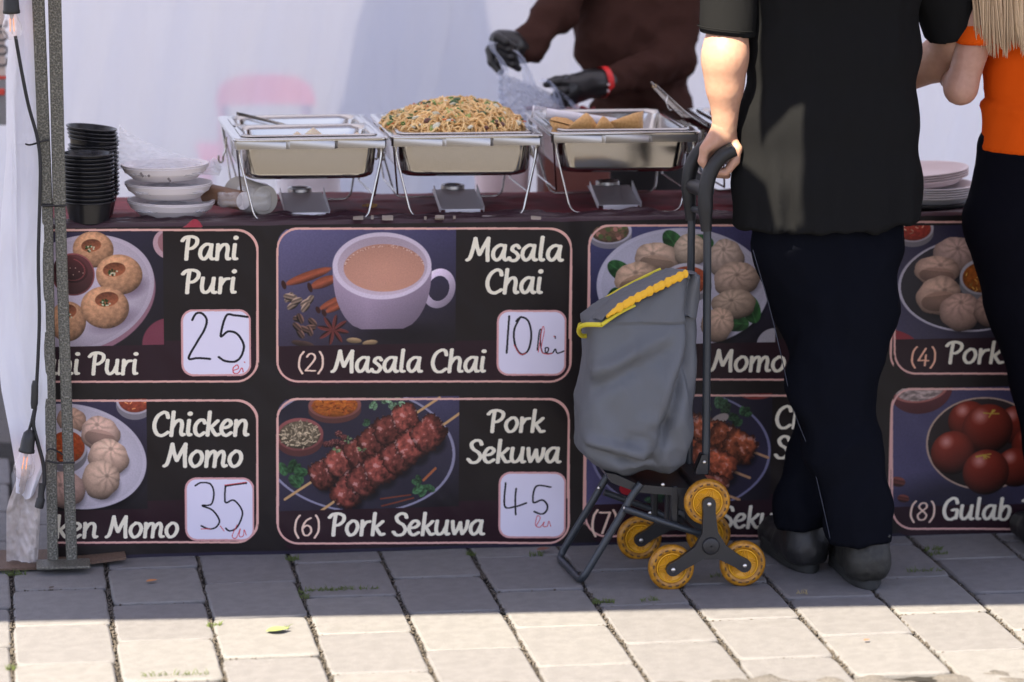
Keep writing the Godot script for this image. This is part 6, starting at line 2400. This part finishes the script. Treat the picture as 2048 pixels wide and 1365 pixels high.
func build_seller() -> void:
	var t := thing("person", "person in a brown long-sleeved top and black gloves packing a bag behind the dishes", "person", v3(at(1275, 300, -1.05).x, 0, -1.05), "people at the stall")
	var n := FastNoiseLite.new()
	n.seed = 51
	n.frequency = 3.4
	n.fractal_octaves = 3
	var fold := FastNoiseLite.new()
	fold.seed = 29
	fold.fractal_type = FastNoiseLite.FRACTAL_RIDGED
	fold.fractal_octaves = 2
	fold.frequency = 2.4
	var z := -1.05
	var brown := weave("brown_jersey", 0.060, 0.029, 0.0235, 0.8)
	var b := Body.new(v3(at(1000, 0, z).x - .05, .66, -1.32), v3(at(1420, 0, z).x + .08, 1.52, -.68), .0098)
	b.chain([at(1262, -175, z), at(1264, -60, z), at(1264, 40, z + .01), at(1270, 100, z + .02), at(1281, 165, z), at(1286, 230, z), at(1290, 330, z)], [.092, .106, .108, .108, .092, .097, .110], .02, v3(1.28, 1, 1))
	b.limb(at(1222, 92, -.99), at(1300, 92, -.99), .070, .070, .05)
	b.chain([at(1168, -150, -1.04), at(1140, -60, -1.0), at(1108, 34, -.93), at(1064, 82, -.855), at(1038, 104, -.81)], [.058, .056, .050, .040, .034], .02)
	b.chain([at(1358, -150, -1.04), at(1366, -20, -1.0), at(1350, 112, -.93), at(1290, 142, -.85), at(1216, 163, -.79)], [.058, .056, .051, .042, .033], .02)
	b.limb(at(1168, -150, -1.04), at(1358, -150, -1.04), .06, .06, .04)
	var m := M.new()
	b.carve(func(p): return .70 - p.y)
	b.into(m)
	ripple(m, func(p, _n):
		var d := .008 * n.get_noise_3d(p.x * 1.7, p.y * 1.5, p.z * 1.7) + .012 * (fold.get_noise_3d(p.x * 2.4 + p.y * 1.6, p.y * 2.6 - p.x, p.z * 2.0) - .2)
		var a := at(1064, 82, -.855)
		d += .007 * sin((p.x - a.x) * 62.0 - (p.y - a.y) * 50.0 + 3.0 * n.get_noise_3dv(p)) * exp(-((p - a) * v3(1, 1, .6)).length_squared() / .010)
		d += .006 * sin((p.y - p.x * .4) * 70.0 + 3.0 * n.get_noise_3dv(p * 1.4)) * exp(-pow((p - at(1352, 130, -.95)).length() / .10, 2.0))
		d += .006 * sin(p.y * 52.0 + p.x * 14.0 + 4.0 * n.get_noise_3dv(p)) * exp(-pow((p.y - at(1290, 200, z).y) / .08, 2.0))
		return d)
	part(t, "brown_top", m, brown)
	b = Body.new(v3(at(1150, 0, z).x - .06, .05, -1.30), v3(at(1420, 0, z).x + .08, .82, -.80), .014)
	b.limb(at(1290, 320, z), at(1290, 380, z), .115, .118, .04, v3(1.28, 1, 1))
	for s in [-1, 1]:
		var hip := at(1290, 420, z) + v3(.085 * s, 0, 0)
		b.chain([hip, v3(hip.x + .01 * s, .46, z), v3(hip.x + .015 * s, .07, z - .02)], [.105, .075, .055], .03)
	m = M.new()
	b.carve(func(p): return .07 - p.y)
	b.into(m)
	part(t, "trousers", m, mat("black_trousers", .008, .008, .009, .8))
	for s in [-1, 1]:
		var foot := v3(at(1290, 420, z).x + .10 * s, .0, z)
		var f := Body.new(foot - v3(.07, .01, .09), foot + v3(.07, .12, .26), .009)
		f.chain([foot + v3(0, .045, -.03), foot + v3(0, .042, .08), foot + v3(0, .034, .18)], [.043, .042, .032], .02)
		f.limb(foot + v3(0, .05, -.02), foot + v3(0, .09, -.02), .043, .045, .02)
		m = M.new()
		f.carve(func(p): return .002 - p.y)
		f.into(m)
		part(t, "shoe", m, mat("black_leather", 0, 0, 0))
	# gloved hands
	var glove := mat("black_nitrile", 0.011, 0.011, 0.012, 0.36)
	var g := Body.new(at(955, 160, -.78) - v3(.03, .03, .07), at(1060, 45, -.78) + v3(.03, .03, .07), .0034)
	g.limb(at(1040, 103, -.812), at(1018, 92, -.785), .031, .034, .015)          # wrist into the back of the hand
	g.limb(at(1020, 90, -.785), at(1000, 82, -.775), .033, .028, .02, v3(1, 1, 1.1))
	for k in 4:
		var zz := -.752 - .004 * k
		var drop := 15.0 * k
		finger(g, [at(1002, 82 + drop * .7, zz - .016), at(994 + 2 * k, 74 + drop, zz + .006), at(1014 + 4 * k, 84 + drop, zz + .020), at(1028 + 3 * k, 92 + drop, zz + .012)], .0118)
	finger(g, [at(1002, 84, -.80), at(981, 100, -.80), at(984, 124, -.785), at(1000, 142, -.77)], .0138)
	m = M.new()
	g.into(m)
	part(t, "glove", m, glove)
	g = Body.new(at(1070, 225, -.77) - v3(.03, .03, .07), at(1230, 130, -.77) + v3(.03, .03, .07), .0034)
	g.chain([at(1214, 164, -.788), at(1180, 168, -.775), at(1150, 174, -.765)], [.034, .032, .033], .02)
	g.limb(at(1150, 182, -.765), at(1142, 190, -.76), .030, .026, .02)
	finger(g, [at(1148, 168, -.752), at(1120, 164, -.738), at(1104, 167, -.735), at(1092, 169, -.735)], .0112)
	finger(g, [at(1142, 178, -.750), at(1120, 182, -.735), at(1110, 192, -.738), at(1114, 202, -.748)], .0118)
	finger(g, [at(1144, 190, -.752), at(1126, 200, -.738), at(1126, 212, -.745), at(1136, 216, -.755)], .0116)
	finger(g, [at(1150, 200, -.755), at(1142, 212, -.745), at(1148, 220, -.755), at(1158, 220, -.765)], .0105)
	finger(g, [at(1160, 164, -.785), at(1134, 158, -.79), at(1112, 160, -.785), at(1098, 164, -.775)], .0120)
	m = M.new()
	g.into(m)
	part(t, "glove", m, glove)
	m = M.new()          # paper wristband
	var c := at(1209, 164, -.789)
	var axis := (at(1216, 163, -.79) - at(1180, 168, -.775)).normalized()
	var side := axis.cross(Vector3.UP).normalized()
	var up := side.cross(axis)
	var rings := []
	for k in 2:
		var ring := PackedVector3Array()
		for i in 36:
			var a := TAU * i / 36
			ring.append(c + axis * (.008 - .016 * k) + (side * cos(a) + up * sin(a)) * .0388)
		rings.append(ring)
	m.loft(rings, true, false, false)
	var band := part(t, "wristband", m, mat("red_band", .62, .018, .018, .45))
	m = M.new()
	for k in 2:
		m.box(c + v3(.004, -.002 - .016 * k, .0385 - .004 * k), v3(.006, .006, .001), 0.0, Basis(Vector3.BACK, -.2))
	part(band, "band_mark", m, mat("band_white", .75, .7, .7, .5))
	head(t, at(1264, -330, z + .02), v3(-.1, -.5, 1), skin("skin_deep", .28, .15, .10), mat("dark_hair", 0, 0, 0), at(1263, -230, z))
	# the thin carrier bag being opened
	var thin := mat("thin_bag_film", .62, .68, .84, .32)
	thin.transparency = BaseMaterial3D.TRANSPARENCY_ALPHA
	thin.albedo_color.a = .50
	var bag := thing("carrier_bag", "thin bluish plastic carrier bag held open by gloved hands", "bag", at(1060, 240, -.73))
	var wr := FastNoiseLite.new()
	wr.seed = 6
	wr.frequency = 7.0
	wr.fractal_octaves = 3
	for layer in 2:
		var zz := -.725 - .055 * layer
		m = M.new()
		m.sheet(44, 30, func(u, v):
			var top_y := lerpf(152, 196, pow(u, 1.2)) - (6 if layer == 1 else 0)
			var px := lerpf(lerpf(998, 996, v), lerpf(1112, 1170, v), u)
			var p := at(px, lerpf(top_y, 252, v), zz)
			return p + v3(.004, .003, .014) * wr.get_noise_2d(u * 3.2 + layer * 9, v * 1.2 + u * .8) + v3(0, 0, .012 * sin(PI * u) * (1 - 2 * layer)))
		part(bag, "film_side", m, thin)
	var strap := func(a: Array, w: float, zz: float) -> void:
		var q := M.new()
		q.sheet(24, 5, func(u, v):
			var i = u * (a.size() - 1)
			var k := mini(int(i), a.size() - 2)
			var f = i - k
			var x := lerpf(a[k][0], a[k + 1][0], f)
			var y := lerpf(a[k][1], a[k + 1][1], f)
			var wide := w * (1.0 + .9 * pow(absf(u - .5) * 2, 2.0))
			return at(x + (v - .5) * wide, y + (v - .5) * wide * .2, zz) + v3(0, 0, .008 * sin(PI * v * 2.0 + u * 5.0)))
		part(bag, "handle_loop", q, thin)
	strap.call([[1002, 152], [1010, 138], [1000, 118], [986, 100], [984, 88], [990, 84]], 12, -.735)
	strap.call([[1060, 172], [1052, 140], [1042, 116], [1030, 104], [1022, 98]], 15, -.735)
	strap.call([[1116, 206], [1112, 188], [1104, 170], [1094, 160], [1088, 164]], 12, -.722)
	strap.call([[1160, 226], [1138, 200], [1112, 178], [1100, 168]], 10, -.728)
	m = M.new()
	var p := at(1128, 218, -.76)
	m.box(p - v3(0, .03, 0), v3(.085, .075, .05), .006, Basis(Vector3.BACK, .25))
	lone("food_box", m, mat("pink_box", .62, .40, .40, .5), "pinkish takeaway box half inside the carrier bag", "box")


# ---------------------------------------------------------------- curtain, cables, bulbs, and what lies behind the tent
func build_surroundings() -> void:
	var n := FastNoiseLite.new()
	n.seed = 23
	n.frequency = 3.0
	n.fractal_octaves = 3
	# the white side curtain gathered against the tent post
	var white := tent_cloth()
	var cur := thing("tent_curtain", "white tent side curtain gathered beside the grey leg", "curtain", on(40, 1122, 0.0))
	var m := M.new()
	var left := [[-60, 17], [100, 16], [150, 12], [300, 12], [420, 2], [520, -4], [600, -6], [700, -6], [780, 2], [860, 18], [940, 32], [1000, 30]]
	var edge := func(list: Array, y: float) -> float:
		for k in list.size() - 1:
			if y <= list[k + 1][0]:
				return lerpf(list[k][1], list[k + 1][1], (y - list[k][0]) / (list[k + 1][0] - list[k][0]))
		return list[-1][1]
	var right := [[-60, 62], [300, 78], [410, 86], [500, 88], [700, 92], [860, 96], [930, 88], [1000, 62]]
	m.sheet(36, 90, func(u, v):
		var y := lerpf(-60.0, 1000.0 - 30.0 * absf(u - .6), v)
		var x := lerpf(edge.call(left, y), edge.call(right, y), u)
		var p := at(x, y, .052)
		var f := .013 * sin(u * 6.5 + v * 2.5 + 1.2 * n.get_noise_2d(u * .2, v * .6)) + .010 * n.get_noise_2d(u * .5 + v * .7, v * 1.6)
		f += .02 * exp(-pow((u - .35 - .5 * (v - .45)) / .07, 2.0)) * smoothstep(.2, .4, v) * smoothstep(.7, .5, v)
		p.z += f
		return p)
	part(cur, "curtain_cloth", m, white)
	m = M.new()
	var soiled := mat("soiled_cloth", 0.64, 0.60, 0.59, 0.8)
	grained(soiled, noise_tex("soil_marks", 0.02, Color(.80, .76, .72), grey(1.0), 256, FastNoiseLite.TYPE_SIMPLEX, 5, 61), 4.0)
	m.sheet(24, 30, func(u, v):
		var p := at(lerpf(lerpf(38, 12, smoothstep(0.0, .5, v)), lerpf(84, 75, v), u), lerpf(930, 1124, v), .045)
		p.z += .012 * sin(u * 7.0 + v * 3.0) + .010 * n.get_noise_2d(u * 2, v * 3)
		return p)
	part(cur, "weighted_hem", m, soiled)
	# festoon cable: black lead, two bulbs, plugs and ties
	var black := mat("black_plastic", 0.014, 0.014, 0.016, 0.45)
	var rubber := mat("cable_black", 0.010, 0.010, 0.013, 0.5)
	var lead := thing("light_string", "black festoon light cable with two clear bulbs hanging down the tent post", "light string", at(50, 900, .10))
	m = M.new()
	m.tube(curve([at(30, 72, .10), at(42, 140, .098), at(56, 210, .095), at(74, 276, .09), at(80, 330, .09), at(79, 400, .09), at(76, 520, .09), at(78, 640, .09), at(73, 760, .09), at(70, 790, .09)], 6), .0040, 10)
	m.tube(curve([at(70, 815, .09), at(66, 850, .09), at(76, 890, .09), at(86, 930, .09), at(88, 965, .09), at(84, 985, .09)], 6), .0046, 10)
	m.tube(curve([at(67, 822, .09), at(62, 845, .09), at(57, 862, .09)], 4), .0032, 8)
	part(lead, "cable", m, rubber)
	m = M.new()
	m.tube([at(69, 762, .09), at(69, 772, .09), at(68, 808, .09), at(67, 818, .09)], [.005, .0078, .0082, .006], 12)
	part(lead, "plug", m, black)
	m = M.new()
	m.tube([at(83, 968, .09), at(81, 996, .09), at(81, 998, .09), at(77, 1016, .09)], [.0068, .0072, .0098, .0098], 12)
	part(lead, "plug", m, black)
	var glass := mat("bulb_glass", 0.95, 0.95, 0.95, 0.03)
	glass.transparency = BaseMaterial3D.TRANSPARENCY_ALPHA
	glass.albedo_color.a = 0.06
	var glow := mat("filament_glow", 0.9, 0.42, 0.12, 0.5)
	glow.emission_enabled = true
	glow.emission = Color(1.0, 0.52, 0.18)
	glow.emission_energy_multiplier = 0.20
	for k in 2:
		var top := at(22, 18, .10) if k == 0 else at(57, 872, .10)
		var end := at(24, 70, .10) if k == 0 else at(44, 962, .10)
		var dir := (end - top).normalized()
		var side := dir.cross(Vector3.BACK).normalized()
		var frame := Transform3D(Basis(side, -dir, side.cross(-dir)), top)
		var size := 1.0 if k == 0 else 1.08
		m = M.new()
		var sc := []
		for q in ([[.012, .03], [.0165, .018], [.0175, -.002], [.0185, -.003], [.0185, -.009], [.0155, -.010]] if k == 0 else [[.004, .014], [.012, .006], [.0150, -.010], [.0160, -.030], [.0178, -.031], [.0178, -.037], [.015, -.038]]):
			sc.append(Vector2(q[0], q[1]))
		m.lathe(sc, 24, frame, true)
		var socket := part(lead, "socket", m, black)
		var drop := -.008 if k == 0 else -.036
		m = M.new()
		var gp := []
		for q in [[.0105, 0.0], [.0125, -.006], [.0185, -.020], [.0220, -.032], [.0215, -.042], [.0165, -.052], [.008, -.0575], [.0005, -.0585]]:
			gp.append(Vector2(q[0] * size, q[1] * size + drop))
		m.lathe(gp, 32, frame)
		part(socket, "bulb", m, glass)
		m = M.new()
		for s in [-1, 1]:
			m.tube([frame * v3(.0035 * s, drop - .012, 0), frame * v3(.0042 * s, drop - .040, 0)], .0011, 6)
		part(socket, "filament", m, glow)
		m = M.new()
		m.tube([frame * v3(0, drop - .001, 0), frame * v3(0, drop - .014, 0)], [.006, .0025], 10)
		m.tube([frame * v3(0, drop - .014, 0), frame * v3(0, drop - .046, 0)], .0008, 6)
		part(socket, "stem", m, mat("stem_grey", .4, .4, .42, .3))
		var lamp := OmniLight3D.new()
		lamp.name = "bulb_light"
		lamp.light_color = Color(1.0, 0.58, 0.25)
		lamp.light_energy = 0.0001
		lamp.light_size = 0.015
		lamp.omni_range = 6.0
		lamp.omni_attenuation = 2.0
		lamp.shadow_enabled = true
		add_child(lamp, true)
		lamp.position = frame * v3(0, drop - .026, 0)
	for q in [[[50, 288], [60, 290], [80, 284], [98, 280], .075], [[92, 904], [100, 898], [118, 905], [124, 910], .078], [[92, 922], [110, 926], [130, 926], [149, 926], .078]]:
		m = M.new()
		m.tube(curve([at(q[0][0], q[0][1], q[4] + .02), at(q[1][0], q[1][1], q[4] + .016), at(q[2][0], q[2][1], q[4] + .006), at(q[3][0], q[3][1], q[4] + .003)], 4), .0022, 6)
		part(lead, "cable_tie", m, black)
	# behind the milky wall: a red chair, and an added dark cone imitating a shadow on the wall
	var red := mat("red_chair_plastic", 0.17, 0.009, 0.020, 0.95)
	var chair := thing("red_chair", "red plastic chair seen blurred through the milky back wall", "chair", v3(at(530, 300, -3.7).x, 0, -3.8))
	var c := at(530, 190, -3.7)
	m = M.new()
	m.sheet(16, 12, func(u, v): return v3(c.x + (u - .5) * .33 * (1.0 - .10 * v * v), lerpf(.60, at(530, 152, -3.7).y, v) - .03 * pow(absf(2 * u - 1), 4.0) * v, c.z + .05 * pow(2 * u - 1, 2.0) - .05 * v))
	part(chair, "backrest", m, red)
	for s in [-1, 1]:
		m = M.new()
		m.tube([v3(c.x + .13 * s, .40, c.z - .03), v3(c.x + .14 * s, .62, c.z)], .018, 8)
		part(chair, "back_post", m, red)
	m = M.new()
	m.box(v3(c.x, .41, c.z - .22), v3(.42, .02, .42), .008)
	part(chair, "seat", m, red)
	for s in [-1, 1]:
		for e in [-.03, -.40]:
			m = M.new()
			m.tube([v3(c.x + .18 * s, .405, c.z + e), v3(c.x + .21 * s, .0, c.z + e * 1.05)], .016, 10)
			part(chair, "leg", m, red)
	var shade_tone := mat("shade_slate", 0.035, 0.035, 0.055, 0.7)  # invented cone; its dark tone stands for the soft shadow on the wall
	var shade_cone := thing("added_shade_cone", "added slate grey cone imitating a soft shadow on the milky back wall", "shade_cone", v3(at(850, 240, -2.9).x, 0, -2.95))
	m = M.new()
	var rings := []
	for k in 15:
		var y := lerpf(.0, 1.42, k / 14.0)
		var half := lerpf(.36, .10, pow(clampf(y / 1.42, 0, 1), 1.1))
		var ring := PackedVector3Array()
		for i in 40:
			var t := TAU * i / 40
			var r := half * (1.0 + .07 * sin(t * 9.0 + y * 2.0) + .05 * n.get_noise_2d(t * 3, y * 3))
			ring.append(shade_cone.position + v3(cos(t) * r, y, -sin(t) * r * .8))
		rings.append(ring)
	m.loft(rings)
	part(shade_cone, "shade_shell", m, shade_tone)
	# the neighbouring stall at the far left edge
	var sign_ := thing("stall_sign", "beige and grey sign board with a red stripe hanging beyond the white curtain", "sign", at(-30, 250, -1.1))
	var pane := func(called: String, x0: float, y0: float, x1: float, y1: float, z: float, col: StandardMaterial3D) -> void:
		var q := M.new()
		var p := at(x0, y0, z)
		var r := at(x1, y1, z)
		q.box((p + r) / 2, v3(absf(r.x - p.x), absf(p.y - r.y), .012), .002)
		part(sign_, called, q, col)
	pane.call("upper_board", -120, -60, 11, 152, -1.1, mat("sign_beige", .52, .43, .38, .6))
	pane.call("red_stripe", -120, 153, 13, 158, -1.1, mat("sign_red", .55, .05, .03, .5))
	pane.call("lower_board", -120, 159, 13, 250, -1.1, mat("sign_grey", .20, .20, .20, .6))
	pane.call("red_mark", -20, 178, 9, 190, -1.09, mat("sign_red", 0, 0, 0))
	var face := SystemFont.new()
	face.font_names = PackedStringArray(["Droid Sans"])
	face.font_weight = 700
	var txt := TextMesh.new()
	txt.text = "COOL"
	txt.font = face
	txt.font_size = 32
	txt.pixel_size = 0.0014
	txt.depth = 0.002
	var o := MeshInstance3D.new()
	o.name = "lettering"
	o.mesh = txt
	o.material_override = mat("sign_ink", .10, .09, .09, .6)
	sign_.add_child(o, true)
	o.transform = Transform3D(Basis(Vector3.BACK, PI / 2), at(3, 88, -1.09) - sign_.position)


func build_all_things() -> void:
	build_table_things()
	build_trolley()
	build_man()
	build_woman()
	build_seller()
	build_surroundings()
